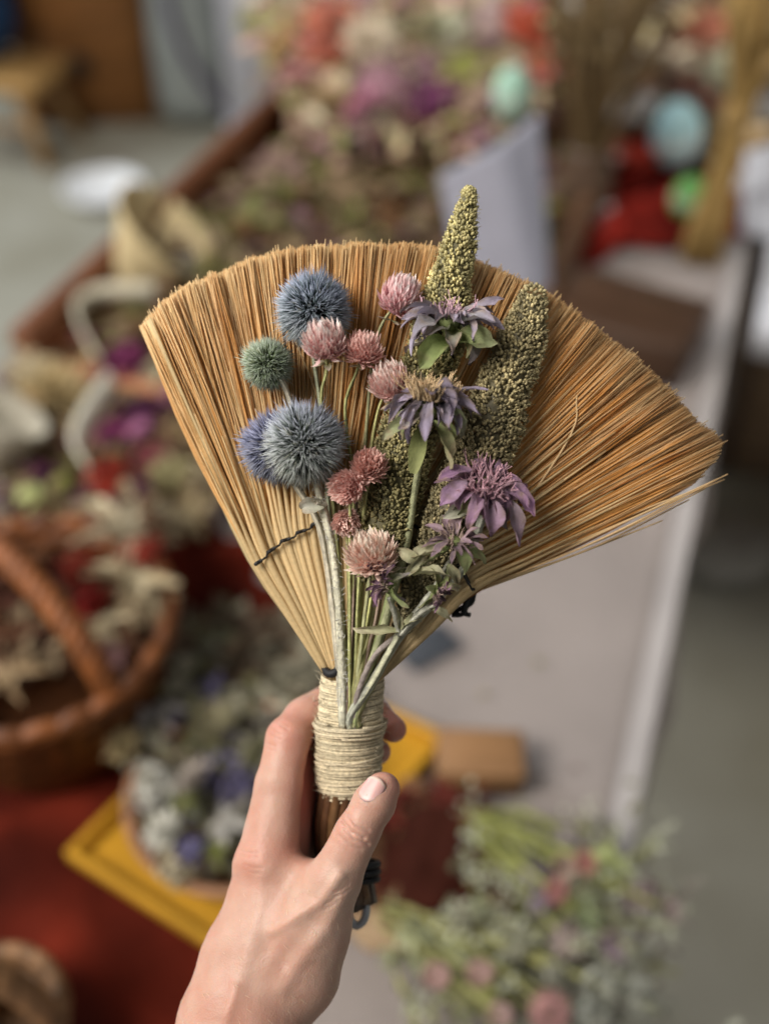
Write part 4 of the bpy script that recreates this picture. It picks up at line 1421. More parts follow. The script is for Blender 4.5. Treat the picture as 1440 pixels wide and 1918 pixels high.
# ------------------------------------------------------------------ loose dried flowers: prototypes
def proto(kind, var):
    st = random.getstate(); random.seed(100 + var * 17 + len(kind))
    mb = MB()
    if kind == 'rosette':
        for ring, (n, el_, ln, w) in enumerate(((11, .15, 1.0, .42), (10, .55, .85, .38), (8, .95, .6, .3), (6, 1.3, .4, .22))):
            for i in range(n):
                a = 2 * math.pi * (i + .5 * ring) / n + random.uniform(-.15, .15)
                rad = np.array((math.cos(a), math.sin(a), 0))
                k = random.uniform(.75, 1.1)
                petal(mb, rad * .08, nrm(rad * math.cos(el_) + np.array((0, 0, math.sin(el_)))), np.array((0, 0, 1.0)), ln * random.uniform(.85, 1.1), w, np.array((.6, .6, .6)) * k, np.array((1, 1, 1)) * k, curl=-.5, fold=.2, seg=4)
    elif kind == 'cluster':
        for i, d in enumerate(fib(90)):
            d = nrm(d * np.array((1, 1, .75)) + rng.normal(0, .08, 3))
            k = random.uniform(.6, 1.1)
            c = d * random.uniform(.35, 1.0) * (1 + .45 * mnoise.noise(Vector(d) * 1.6 + Vector((var * 7, 0, 0))))
            x, y, z = frame(d)
            for j in range(4):
                a = j * 1.571 + i
                petal(mb, c, nrm(x * math.cos(a) + y * math.sin(a) + z * .4), z, .27, .24, np.array((.7, .7, .7)) * k, np.array((1, 1, 1)) * k, curl=.3, seg=2)
    elif kind == 'ball':
        for i, d in enumerate(fib(120)):
            x, y, z = frame(d)
            k = random.uniform(.7, 1.1)
            petal(mb, d * .55, nrm(d + x * .5), -d, .5, .26, np.array((.65, .65, .65)) * k, np.array((1, 1, 1)) * k, curl=-.4, seg=3)
    elif kind == 'pod':
        lathe(mb, [(.02, -.9), (.35, -.75), (.75, -.35), (.85, .05), (.72, .45), (.4, .75), (.3, .8), (.5, .95), (.42, .99), (.02, .9)], (0, 0, 0), (1, 1, 1), 16, close=True, disp=lambda i, j, a, z: .04 * math.cos(a * 8))
    elif kind == 'husk':
        for i in range(9):
            a = 2 * math.pi * i / 9 + random.uniform(-.3, .3)
            rad = np.array((math.cos(a), math.sin(a), 0))
            k = random.uniform(.75, 1.1)
            petal(mb, rad * .05, nrm(rad + np.array((0, 0, random.uniform(.1, .9)))), np.array((0, 0, 1.0)), random.uniform(.9, 1.5), .34, np.array((.75, .75, .75)) * k, np.array((1, 1, 1)) * k, curl=random.uniform(.4, 2.4), fold=.4, seg=7, twist=random.uniform(-1.5, 1.5), tipw=.2, wav=.1)
    elif kind == 'leafy':
        for i in range(16):
            a = random.uniform(0, 6.28); rad = np.array((math.cos(a), math.sin(a), 0))
            k = random.uniform(.55, 1.15)
            petal(mb, rng.normal(0, .25, 3) * np.array((1, 1, .5)), nrm(rad + np.array((0, 0, random.uniform(-.1, .8)))), np.array((0, 0, 1.0)), random.uniform(.5, 1.0), .36, np.array((.8, .8, .8)) * k, np.array((1, 1, 1)) * k, curl=random.uniform(-.3, 1.2), seg=4)
    random.setstate(st)
    o = mb.build('dried_flower', M_bgpetal)
    return o


PROTO = {}
NAMES = {'rosette': ('strawflower', 'dried flower'), 'cluster': ('flower_cluster', 'dried flower'), 'ball': ('globe_flower', 'dried flower'), 'pod': ('seed_pod', 'seed pod'), 'husk': ('husk_flower', 'dried flower'), 'leafy': ('leaf_tuft', 'dried leaves')}


def flower(kind, px, py, h, size_px, colr, label, group=None, tilt=None, squash=.8):
    p = at(px, py, h)
    dist = (p - CAM).length
    r_ = size_px * dist / FPX / 1.02
    v = random.randrange(2)
    key = (kind, v)
    if key not in PROTO:
        PROTO[key] = proto(kind, v)
        o = PROTO[key]
    else:
        o = PROTO[key].copy(); col.objects.link(o)
    o.name = NAMES[kind][0]
    o.location = p
    o.scale = (r_, r_, r_ * squash)
    o.rotation_euler = (random.uniform(-.5, .5) + .35, random.uniform(-.5, .5), random.uniform(0, 6.28))
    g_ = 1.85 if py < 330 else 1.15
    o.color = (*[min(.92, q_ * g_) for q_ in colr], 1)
    for k in ('label', 'group', 'category'):
        if k in o: del o[k]
    return tag(o, label, NAMES[kind][1], group)


def bed(name, polys, h, n, palette, label, size=.018, thick=.03, grow=None):
    """tangle of dried leaves and petals that nobody could count"""
    mb = MB()
    pts = [flat(at(x, y, h)) for x, y in polys]
    c0 = np.mean(pts, 0)
    tri = [(c0, pts[i], pts[(i + 1) % len(pts)]) for i in range(len(pts))]
    ar = np.array([np.linalg.norm(np.cross(b - a, c - a)) for a, b, c in tri]); ar = ar / ar.sum()
    ch = rng.choice(len(tri), n, p=ar)
    for k in ch:
        a, b, c = tri[k]
        u, v = sorted((random.random(), random.random()))
        p = a * u + b * (v - u) + c * (1 - v)
        hz = thick * (random.random() ** .7) * (.6 + .8 * abs(mnoise.noise(Vector(p * 9))))
        p = p + np.array((0, 0, hz))
        an = random.uniform(0, 6.28)
        d = nrm(np.array((math.cos(an), math.sin(an), random.uniform(-.2, .7))))
        # colour patches
        q = mnoise.noise(Vector(p * 11) + Vector((3, 1, 2))) * .5 + .5
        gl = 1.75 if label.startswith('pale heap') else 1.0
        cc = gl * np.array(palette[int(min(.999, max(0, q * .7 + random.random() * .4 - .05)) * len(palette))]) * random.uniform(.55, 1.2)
        sz = size * random.uniform(.6, 1.6)
        petal(mb, p, d, np.array((0, 0, 1.0)), sz, sz * random.uniform(.25, .6), cc * .8, cc, curl=random.uniform(-.6, 1.4), seg=3, twist=random.uniform(-1, 1))
    o = mb.build(name, M_bgcol, None, c0); o.location = Vector(c0)
    return tag(o, label, None, None, 'stuff')


TAN = (.46, .33, .17); CREAM = (.78, .68, .48); OLIVE = (.20, .20, .055); LGREEN = (.42, .45, .19); PURP = (.13, .03, .09); MAG = (.34, .07, .19); MAUVE = (.36, .2, .24)
BROWN = (.16, .08, .035); REDF = (.46, .055, .03); SALM = (.58, .24, .17); LAV = (.17, .15, .26); WHITE = (.72, .70, .62); PINK = (.62, .34, .32)

# ---- long wooden tray along the left edge of the table
def long_tray():
    c = tp(1.52, el + .075 + .27, 0)
    t = thing('wooden_tray', 'long dark wooden tray of dried flowers along the left edge of the table', 'tray', Vector((c[0], c[1], TH + .003)), TA)
    mb = MB(); box(mb, (0, 0, .005), .54, 1.36, .009, (.15, .07, .03)); mb.build('base', M_wood, t, smooth=False)
    for (x, y, a, b, hh, cc) in ((-.27, 0, .028, 1.4, .075, (.15, .055, .022)), (.27, 0, .022, 1.4, .06, (.12, .06, .03)), (0, -.69, .514, .024, .035, (.36, .15, .07)), (0, .69, .514, .024, .07, (.2, .1, .05))):
        mb = MB(); box(mb, (x, y, .0085 + hh / 2), a, b, hh, cc, bev=.005); mb.build('side', M_wood, t)


long_tray()
# fill of the tray
bed('dried_petals', [(330, 470), (480, 350), (640, 260), (1000, 250), (1060, 420), (900, 540), (480, 640), (230, 700)], TH + .03, 1500, [BROWN, TAN, OLIVE, (.30, .22, .13), BROWN, MAUVE, (.24, .17, .09)], 'brown and olive tangle of dried petals in the long tray', size=.03, thick=.05)
bed('dried_petals', [(0, 760), (110, 660), (300, 560), (480, 660), (480, 960), (330, 980), (180, 1010), (0, 960)], TH + .01, 1500, [BROWN, TAN, (.26, .12, .09), (.30, .23, .12), PURP, (.28, .2, .1)], 'tan and plum tangle of dried petals left of the straw fan', size=.022, thick=.045)
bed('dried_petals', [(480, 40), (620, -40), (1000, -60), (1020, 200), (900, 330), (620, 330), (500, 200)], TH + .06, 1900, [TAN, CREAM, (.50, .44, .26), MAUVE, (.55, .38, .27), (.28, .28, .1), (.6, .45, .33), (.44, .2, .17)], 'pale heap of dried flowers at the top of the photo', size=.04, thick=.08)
bed('dried_petals', [(280, 1370), (380, 1310), (500, 1310), (600, 1390), (620, 1560), (540, 1640), (430, 1660), (320, 1610), (265, 1490)], TH + .045, 1100, [(.10, .07, .05), LAV, (.2, .19, .09), (.38, .35, .26), (.06, .04, .05), (.3, .27, .2)], 'lavender and white petal mix filling the wooden bowl', size=.013, thick=.03)
bed('dried_petals', [(-150, 1010), (60, 970), (300, 960), (310, 1180), (200, 1260), (-100, 1280)], TH + .085, 800, [(.05, .02, .015), (.09, .03, .02), (.14, .06, .03), (.3, .22, .13), (.05, .02, .01)], 'dark dried petals inside the wicker basket', size=.018, thick=.02)
bed('dried_petals', [(640, 1560), (820, 1500), (960, 1580), (960, 1760), (760, 1760), (640, 1720)], TH + .004, 380, [(.13, .05, .025), (.2, .1, .05), (.12, .02, .012), (.32, .22, .12)], 'brown scraps on the table behind the thumb', size=.022, thick=.02)
bed('dried_petals', [(380, 1200), (560, 1190), (620, 1300), (560, 1380), (420, 1330), (330, 1290)], TH + .02, 500, [(.2, .19, .1), (.12, .08, .05), (.34, .31, .22), (.07, .035, .02)], 'grey green dried leaves between the basket and the handle', size=.022, thick=.04)

G1 = 'flowers heaped left of the straw fan'
for a in [
    ('leafy', 250, 610, TH + .05, 62, OLIVE, 'olive green leaf tuft inside the cream square frame'),
    ('cluster', 230, 678, TH + .05, 48, MAG, 'magenta flower cluster just under the cream frame'),
    ('rosette', 300, 640, TH + .05, 40, MAUVE, 'mauve strawflower touching the left edge of the fan'),
    ('cluster', 255, 790, TH + .05, 58, PURP, 'dark plum flower cluster beside the cream curl'),
    ('rosette', 262, 808, TH + .07, 27, (.62, .26, .44), 'bright orchid strawflower on the plum cluster'),
    ('rosette', 210, 812, TH + .06, 32, MAG, 'magenta strawflower left of the orchid one'),
    ('cluster', 208, 895, TH + .06, 46, REDF, 'coral red flower head in the left heap'),
    ('cluster', 256, 938, TH + .06, 46, PURP, 'purple flower head right below the coral red one'),
    ('ball', 318, 890, TH + .05, 44, (.56, .50, .26), 'pale yellow flower head beside the straw'),
    ('husk', 350, 820, TH + .04, 52, TAN, 'tan husk flower partly behind the straw fan'),
    ('pod', 62, 935, TH + .05, 34, LGREEN, 'pale green seed pod, left of the pair'),
    ('pod', 112, 972, TH + .05, 34, LGREEN, 'pale green seed pod nearest the basket rim'),
    ('pod', 120, 905, TH + .04, 26, OLIVE, 'smaller olive seed pod above the green pair'),
    ('rosette', 105, 735, TH + .05, 68, (.48, .36, .18), 'large tan everlasting flower at the left'),
    ('leafy', 70, 830, TH + .03, 50, (.2, .12, .04), 'brown leaf tuft under the cream cone'),
    ('husk', 350, 965, TH + .04, 56, (.48, .38, .22), 'tan husk flower above the red cloth'),
    ('rosette', 90, 650, TH + .04, 64, (.50, .22, .11), 'terracotta flower at the edge of the tray'),
]:
    flower(*a, group=G1)
for a in [
    ('leafy', 185, 760, TH + .06, 44, (.46, .40, .22), 'straw coloured tuft inside the cream curl'),
    ('rosette', 45, 770, TH + .06, 42, (.40, .26, .12), 'amber flower between the cream cone and the tan everlasting'),
    ('cluster', 20, 985, TH + .06, 36, (.44, .36, .22), 'sandy cluster at the left edge above the basket'),
    ('pod', 175, 955, TH + .05, 26, LGREEN, 'third pale green pod, right of the pair'),
    ('rosette', 330, 745, TH + .05, 36, (.52, .24, .33), 'dusty rose flower against the left edge of the straw'),
    ('leafy', 300, 700, TH + .05, 44, (.46, .40, .26), 'pale tan tuft under the magenta cluster'),
    ('husk', 390, 900, TH + .05, 52, (.66, .56, .36), 'cream husk curl beside the straw above the red cloth'),
    ('cluster', 300, 980, TH + .07, 42, (.62, .52, .34), 'oatmeal cluster between the basket and the red cloth'),
    ('rosette', 165, 640, TH + .06, 34, (.42, .14, .22), 'wine red flower left of the cream frame'),
    ('cluster', 285, 860, TH + .05, 34, (.34, .05, .1), 'crimson cluster between the coral head and the straw'),
    ('leafy', 135, 870, TH + .05, 42, (.26, .24, .08), 'dark olive tuft above the green pods'),
    ('husk', 60, 690, TH + .05, 46, (.62, .52, .34), 'pale husk beside the terracotta flower'),
]:
    flower(*a, group=G1)
G2 = 'contents of the wicker basket'
for a in [
    ('husk', 222, 1005, TH + .14, 84, CREAM, 'large cream corn husk bow at the far rim of the basket'),
    ('husk', 245, 1090, TH + .15, 80, (.76, .64, .42), 'cream husk flower with drooping strips in the basket'),
    ('husk', 205, 1170, TH + .14, 48, (.68, .56, .36), 'small cream husk curl, lowest in the basket'),
    ('cluster', 150, 1060, TH + .12, 38, (.34, .05, .03), 'dull red flower head beside the basket handle'),
    ('cluster', 168, 1128, TH + .12, 36, (.30, .02, .015), 'deep red berry cluster inside the basket'),
    ('ball', 110, 1010, TH + .11, 34, (.22, .10, .05), 'brown flower head under the basket handle'),
    ('husk', 25, 1270, TH + .12, 54, (.42, .30, .17), 'tan husk at the front left rim of the basket'),
    ('cluster', 265, 1040, TH + .14, 44, (.36, .05, .03), 'brick red cluster at the right rim of the basket'),
    ('husk', 285, 1130, TH + .13, 50, (.70, .58, .38), 'cream husk hanging over the right rim of the basket'),
    ('rosette', 60, 1060, TH + .12, 44, (.30, .13, .06), 'rust flower deep in the basket left of the handle'),
    ('rosette', 205, 1228, TH + .12, 34, (.36, .2, .2), 'faded mauve strawflower at the basket rim'),
]:
    flower(*a, group=G2)
G3 = 'contents of the wooden bowl'
for a in [
    ('rosette', 232, 1400, TH + .075, 40, (.55, .44, .24), 'cream strawflower at the left rim of the bowl'),
    ('cluster', 290, 1480, TH + .08, 46, WHITE, 'white flower cluster at the left side of the bowl'),
    ('rosette', 310, 1560, TH + .08, 44, (.66, .64, .56), 'second white cluster, below the first in the bowl'),
    ('cluster', 330, 1625, TH + .07, 36, (.60, .52, .36), 'cream cluster at the near rim of the bowl'),
    ('husk', 300, 1340, TH + .08, 44, (.36, .34, .32), 'grey white flower cluster at the far rim of the bowl'),
    ('cluster', 225, 1340, TH + .06, 34, LAV, 'blue grey cluster outside the far left of the bowl'),
    ('rosette', 365, 1460, TH + .09, 48, (.44, .38, .33), 'dusty grey pink cluster in the middle of the bowl'),
    ('ball', 400, 1350, TH + .08, 48, (.40, .36, .22), 'sandy flower head at the far right of the bowl'),
    ('leafy', 350, 1500, TH + .08, 40, (.2, .21, .08), 'olive leaf tuft between the white clusters'),
    ('husk', 430, 1540, TH + .085, 46, (.50, .48, .44), 'pale grey cluster beside the wrist in the bowl'),
    ('cluster', 450, 1470, TH + .085, 36, LAV, 'dark lavender cluster beside the knuckles'),
    ('cluster', 358, 1592, TH + .085, 26, (.22, .2, .36), 'small violet cluster near the rim of the bowl'),
    ('leafy', 405, 1600, TH + .08, 34, (.26, .28, .07), 'bright olive leaf tuft at the near side of the bowl'),
    ('leafy', 320, 1420, TH + .08, 38, (.24, .2, .13), 'brown flower cluster at the left of the bowl'),
]:
    flower(*a, group=G3)
G4 = 'flowers in the back half of the long tray'
for a in [
    ('leafy', 460, 430, TH + .06, 84, (.24, .24, .09), 'grey olive leaf tuft just above the straw fan'),
    ('leafy', 410, 470, TH + .05, 60, OLIVE, 'olive leaf tuft beside the cream paper cone'),
    ('cluster', 330, 480, TH + .05, 44, PURP, 'dark plum cluster under the cream paper cone'),
    ('cluster', 350, 500, TH + .06, 30, (.45, .42, .36), 'small pale grey cluster at the top left of the fan'),
    ('rosette', 520, 330, TH + .06, 54, (.42, .28, .24), 'dusty pink flower by the rim of the tray'),
    ('husk', 640, 370, TH + .06, 72, (.34, .24, .14), 'brown husk flower above the middle of the fan'),
    ('rosette', 560, 390, TH + .06, 50, BROWN, 'dark brown flower above the left of the fan'),
    ('cluster', 720, 400, TH + .05, 60, BROWN, 'dark brown cluster left of the tall millet tip'),
    ('leafy', 760, 320, TH + .05, 66, (.24, .14, .08), 'rust brown leaf tuft left of the grey paper'),
    ('husk', 600, 260, TH + .08, 74, (.46, .36, .24), 'sandy husk flower at the far end of the tray'),
    ('husk', 680, 250, TH + .09, 70, CREAM, 'cream husk flower at the far end of the tray'),
    ('rosette', 620, 200, TH + .14, 60, (.48, .36, .20), 'straw coloured flower in the far heap'),
    ('rosette', 555, 150, TH + .14, 46, (.42, .2, .2), 'rose brown flower at the left of the far heap'),
    ('cluster', 800, 190, TH + .14, 52, (.2, .06, .14), 'purple flower cluster in the middle of the far heap'),
    ('cluster', 720, 160, TH + .16, 56, (.42, .24, .28), 'mauve flower cluster left of the purple one'),
    ('leafy', 880, 130, TH + .15, 66, (.30, .31, .09), 'olive green leaf tuft right of the purple cluster'),
    ('leafy', 770, 60, TH + .18, 70, (.46, .46, .30), 'pale sage leaf tuft at the top edge'),
    ('cluster', 620, 60, TH + .17, 66, (.58, .17, .11), 'coral flower cluster at the top of the far heap'),
    ('rosette', 690, 80, TH + .18, 56, (.58, .42, .32), 'peach flower between coral and sage'),
    ('cluster', 930, 40, TH + .16, 54, (.50, .38, .36), 'greyish pink cluster at the top edge'),
    ('rosette', 530, 90, TH + .14, 42, (.34, .22, .08), 'ochre flower beside the white post'),
    ('cluster', 840, 60, TH + .17, 46, (.55, .50, .38), 'cream cluster at the top edge'),
    ('rosette', 680, 200, TH + .15, 40, (.34, .14, .2), 'plum pink flower below the mauve cluster'),
    ('rosette', 760, 240, TH + .1, 50, (.42, .30, .16), 'amber flower below the purple cluster'),
    ('cluster', 850, 240, TH + .09, 54, (.34, .09, .07), 'brick red cluster beside the green egg'),
]:
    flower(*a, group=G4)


# ---- papers and ribbons
def strip(name, pts, wid, colr, label, cat='ribbon', h0=0.0, m=M_paper, vert=True):
    p = spline([flat(at(x, y, h)) for x, y, h in pts], 40)
    c = p.mean(0); c[2] = p[:, 2].min()
    t = nrm(np.gradient(p, axis=0))
    mb = MB(); vs = []
    for i in range(len(p)):
        up = np.array((0, 0, 1.0)) if vert else nrm(np.cross(t[i], (0, 0, 1.0)))
        up = nrm(up + .25 * nrm(np.cross(t[i], (0, 0, 1.0))))
        vs += [p[i] - up * wid / 2, p[i] + up * wid / 2]
    mb.add(vs, [(2 * i, 2 * i + 1, 2 * i + 3, 2 * i + 2) for i in range(len(p) - 1)], colr)
    o = mb.build(name, m, None, c); o.location = Vector(c)
    md = o.modifiers.new('t', 'SOLIDIFY'); md.thickness = .004
    return tag(o, label, cat)


strip('husk_ribbon', [(290, 545, TH + .08), (190, 548, TH + .08), (152, 575, TH + .08), (160, 620, TH + .075), (190, 675, TH + .07)], .020, (.66, .60, .46), 'cream band bent into a square corner left of the fan')
strip('husk_ribbon', [(215, 715, TH + .09), (190, 745, TH + .09), (158, 800, TH + .085), (150, 840, TH + .08), (172, 880, TH + .07)], .026, (.74, .70, .58), 'cream curled strip below the square one')


def paper_cone(label, tip, rim, r_, colr, name='paper_cone'):
    a = flat(at(*tip)); b = flat(at(*rim))
    x, y, z = frame(b - a)
    ln = np.linalg.norm(b - a)
    mb = MB(); vs = []
    n = 28
    for i in range(9):
        t = i / 8
        for j in range(n):
            an = j / (n - 1) * 2 * math.pi * .97
            rr = r_ * (t * .97 + .03)
            vs.append(a + z * ln * t * (1 + .12 * math.cos(an)) + (x * math.cos(an) + y * math.sin(an)) * rr)
    mb.add(vs, [(i * n + j, i * n + j + 1, (i + 1) * n + j + 1, (i + 1) * n + j) for i in range(8) for j in range(n - 1)], colr)
    o = mb.build(name, M_paper, None, a); o.location = Vector(a)
    md = o.modifiers.new('t', 'SOLIDIFY'); md.thickness = .0025
    return tag(o, label, 'paper cone')


paper_cone('open tan paper cone with cream edge, at the top left of the fan', (215, 560, TH + .02), (312, 425, TH + .11), .07, (.72, .58, .33))
paper_cone('cream paper cone cut off by the left edge of the photo', (-60, 930, TH + .02), (-5, 760, TH + .10), .055, (.62, .57, .46))

# grey sheet of paper standing up
def sheet(name, label, corners, hs, colr, bulge=.02, cat='paper'):
    c = [flat(at(x, y, h)) for (x, y), h in zip(corners, hs)]
    n = 24; vs = []
    nn = nrm(np.cross(c[1] - c[0], c[3] - c[0]))
    for i in range(n + 1):
        for j in range(n + 1):
            u, v = i / n, j / n
            p = c[0] * (1 - u) * (1 - v) + c[1] * u * (1 - v) + c[2] * u * v + c[3] * (1 - u) * v
            p = p + nn * bulge * (math.sin(u * math.pi) + .25 * math.sin(u * 9 + v * 3))
            vs.append(p)
    mb = MB(); mb.add(vs, [(i * (n + 1) + j, (i + 1) * (n + 1) + j, (i + 1) * (n + 1) + j + 1, i * (n + 1) + j + 1) for i in range(n) for j in range(n)], colr)
    b = np.mean(c, 0); b[2] = min(q[2] for q in c)
    o = mb.build(name, M_paper, None, b); o.location = Vector(b)
    md = o.modifiers.new('t', 'SOLIDIFY'); md.thickness = .002
    return tag(o, label, cat)


sheet('wrapping_paper', 'folded sheet of lilac grey paper standing behind the tall millet tip', [(880, 640), (1040, 640), (1012, 212), (822, 330)], [TH + .004, TH + .004, TH + .26, TH + .2], (.40, .40, .47))

sheet('wrapping_paper', 'sheet of white paper leaning at the right edge behind the straw figure', [(1385, 440), (1520, 450), (1510, 250), (1395, 285)], [TH + .006, TH + .006, TH + .12, TH + .11], (.66, .67, .72), bulge=.012)
# small brown box on the grey cloth
def small_box(name, label, px, py, h, sx, sy, sz, rz, colr, m=M_plain, lid=True, cat='box'):
    p = at(px, py, h)
    t = thing(name, label, cat, Vector((p.x, p.y, h)), rz)
    mb = MB(); box(mb, (0, 0, sz * .42), sx, sy, sz * .84, colr, bev=.004); mb.build('body', m, t)
    if lid:
        mb = MB(); box(mb, (0, 0, sz * .86), sx + .003, sy + .003, sz * .27, np.array(colr) * 1.15, bev=.004); mb.build('lid', m, t)
    return t


small_box('kraft_box', 'small tan lidded box on the grey cloth right of the handle', 895, 1450, TH + .004, .068, .042, .035, R(-3), (.22, .115, .05))
small_box('wooden_box', 'dark wooden box half hidden behind the right of the straw fan', 1165, 650, TH + .006, .17, .12, .06, R(-30), (.05, .024, .012), m=M_wood)
small_box('slate_tile', 'dark blue grey tile lying on the cloth under the fan', 800, 1215, TH + .004, .055, .035, .008, R(35), (.05, .055, .065), lid=False, cat='tile')

# maroon pouch behind the thumb
def blob(name, label, px, py, h, rx, ry, rz_, colr, m=M_red, cat='pouch', rot=0, seed=0, amp=.18):
    p = at(px, py, h)
    n, k = 14, 24
    vs = []
    for i in range(n + 1):
        th = math.pi * i / n
        for j in range(k):
            a = 2 * math.pi * j / k
            d = Vector((math.sin(th) * math.cos(a), math.sin(th) * math.sin(a), math.cos(th)))
            q = 1 + amp * mnoise.noise(d * 2.2 + Vector((seed, 0, 0)))
            vs.append((rx * d.x * q, ry * d.y * q, max(0, rz_ * (.8 + d.z) * q)))
    f = [(i * k + j, (i + 1) * k + j, (i + 1) * k + (j + 1) % k, i * k + (j + 1) % k) for i in range(n) for j in range(k)]
    mb = MB(); mb.add(vs, f, colr)
    o = mb.build(name, m); o.location = Vector((p.x, p.y, h)); o.rotation_euler = (0, 0, rot)
    return tag(o, label, cat)


blob('cloth_pouch', 'dark maroon cloth pouch lying behind the thumb', 795, 1640, TH + .004, .036, .055, .018, (.04, .010, .006), rot=R(-20))
blob('bread_crust', 'pale tan curled husk beside the maroon pouch', 730, 1740, TH + .004, .03, .022, .012, (.40, .28, .17), m=M_bgcol, cat='husk', seed=4)
bpy.data.objects['bread_crust'].name = 'corn_husk'

for (x_, y_, k_, c_, l_) in [(905, 1300, 'leafy', (.36, .30, .16), 'small tan leaf scrap on the bare grey cloth above the tan box'), (1075, 1440, 'rosette', (.45, .33, .30), 'tiny faded pink petal scrap on the grey cloth right of the tan box'), (1010, 1240, 'leafy', (.30, .27, .13), 'tiny olive leaf scrap in the middle of the grey cloth')]:
    flower(k_, x_, y_, TH + .008, 9, c_, l_)

# ---- bouquets at the lower right
def bouquet(label, start, end, heads, stems_col, leaves, spread=60):
    b = flat(at(start[0], start[1], TH + .012))
    root = thing('dried_bouquet', label, 'bouquet', Vector(b), 0)
    mb = MB()
    mid = flat(at(end[0], end[1], TH + .02))
    hp = []
    for (kind, x, y, h, sz, cc) in heads:
        q = flat(at(x, y, TH + h + (.042 if kind in ('ball', 'rosette') else .022))); hp.append(q)
        m_ = b * .45 + q * .55 + np.array((0, 0, .012)) + rng.normal(0, .004, 3)
        tube(mb, spline([b + rng.normal(0, .006, 3) * np.array((1, 1, .3)), m_, q], 12), .0016, np.array(stems_col) * random.uniform(.7, 1.2), 5)
    for k in range(26):
        q = mid + rng.normal(0, .03, 3) * np.array((1, 1, .35))
        m_ = (b + q) / 2 + rng.normal(0, .006, 3)
        tube(mb, spline([b + rng.normal(0, .008, 3) * np.array((1, 1, .4)), m_, q], 8), .0013, np.array(stems_col) * random.uniform(.6, 1.3), 4)
    mb.build('stems', M_bgcol, root, b)
    mb = MB()
    for (x, y, n_, cc, sp_) in leaves:
        c = flat(at(x, y, TH + .025))
        for k in range(int(n_ * .8)):
            p = c + rng.normal(0, sp_, 3) * np.array((1, 1, .5)); p[2] = max(TH + .01, p[2])
            a = random.uniform(0, 6.28)
            k_ = random.uniform(.6, 1.25)
            petal(mb, p, nrm(np.array((math.cos(a), math.sin(a), random.uniform(-.1, .8)))), np.array((0, 0, 1.0)), random.uniform(.007, .018), random.uniform(.003, .007), np.array(cc) * k_ * .6, np.array(cc) * k_ * .8, curl=random.uniform(-.3, 1.2), seg=3)
    mb.build('leaves', M_bgcol, root, b)
    mb = MB()
    for k in range(28):
        q = mid + np.array((random.uniform(-.075, .075), random.uniform(-.06, .06), random.uniform(.0, .05)))
        tube(mb, spline([b * .35 + mid * .65, (mid + q) / 2 + rng.normal(0, .004, 3), q], 6), .0008, np.array(stems_col) * 1.1, 4)
        for j in range(9):
            c = q + rng.normal(0, .006, 3)
            petal(mb, c, nrm(rng.normal(0, 1, 3) + np.array((0, 0, .7))), np.array((0, 0, 1.0)), .006, .004, (.46, .48, .34), np.array((.58, .57, .46)) * random.uniform(.6, 1.1), seg=2)
    mb.build('spray', M_bgcol, root, b)
    for (kind, x, y, h, sz, cc), q in zip(heads, hp):
        key = (kind, random.randrange(2))
        if key not in PROTO:
            PROTO[key] = proto(kind, key[1]); o = PROTO[key]
            for kk in ('label', 'group', 'category'):
                if kk in o: del o[kk]
        else:
            o = PROTO[key].copy(); col.objects.link(o)
            for kk in ('label', 'group', 'category'):
                if kk in o: del o[kk]
        o.name = 'flower_head'
        o.parent = root
        r_ = sz * .82 * (Vector(q) - CAM).length / FPX
        o.location = Vector(q - b); o.scale = (r_, r_, r_ * .8)
        o.rotation_euler = (random.uniform(-.5, .5) + .4, random.uniform(-.4, .4), random.uniform(0, 6))
        o.color = (*[min(.9, q_ * 1.1 + .1 * sum(cc) / 3) for q_ in cc], 1)
    return root


SAGE = (.34, .36, .20)
bouquet('bunch of dried flowers with green stems, lilac and pink heads, hanging over the table edge', (850, 1535), (1040, 1690),
        [('cluster', 1000, 1640, .03, 34, (.36, .28, .36)), ('rosette', 1050, 1625, .04, 38, (.56, .40, .32)), ('rosette', 1095, 1615, .04, 30, (.50, .22, .18)), ('leafy', 1155, 1625, .035, 54, (.40, .44, .17)),
         ('leafy', 1095, 1715, .04, 50, (.40, .46, .24)), ('cluster', 1010, 1690, .03, 28, (.34, .26, .34)), ('cluster', 1200, 1680, .03, 40, (.38, .28, .28)), ('rosette', 1252, 1705, .03, 30, (.48, .38, .35)),
         ('cluster', 1150, 1770, .03, 36, (.36, .26, .31)), ('husk', 1060, 1765, .035, 38, (.40, .31, .29)), ('rosette', 1040, 1670, .045, 30, (.46, .20, .18)), ('cluster', 1130, 1560, .02, 34, (.26, .24, .19)), ('cluster', 1060, 1570, .025, 30, (.42, .36, .34))],
        (.30, .31, .10), [(930, 1600, 40, (.26, .28, .08), .016), (1090, 1690, 110, (.33, .32, .19), .03), (1180, 1720, 70, (.36, .32, .27), .024), (1080, 1760, 60, (.22, .19, .12), .024), (990, 1660, 40, (.28, .3, .1), .016)])
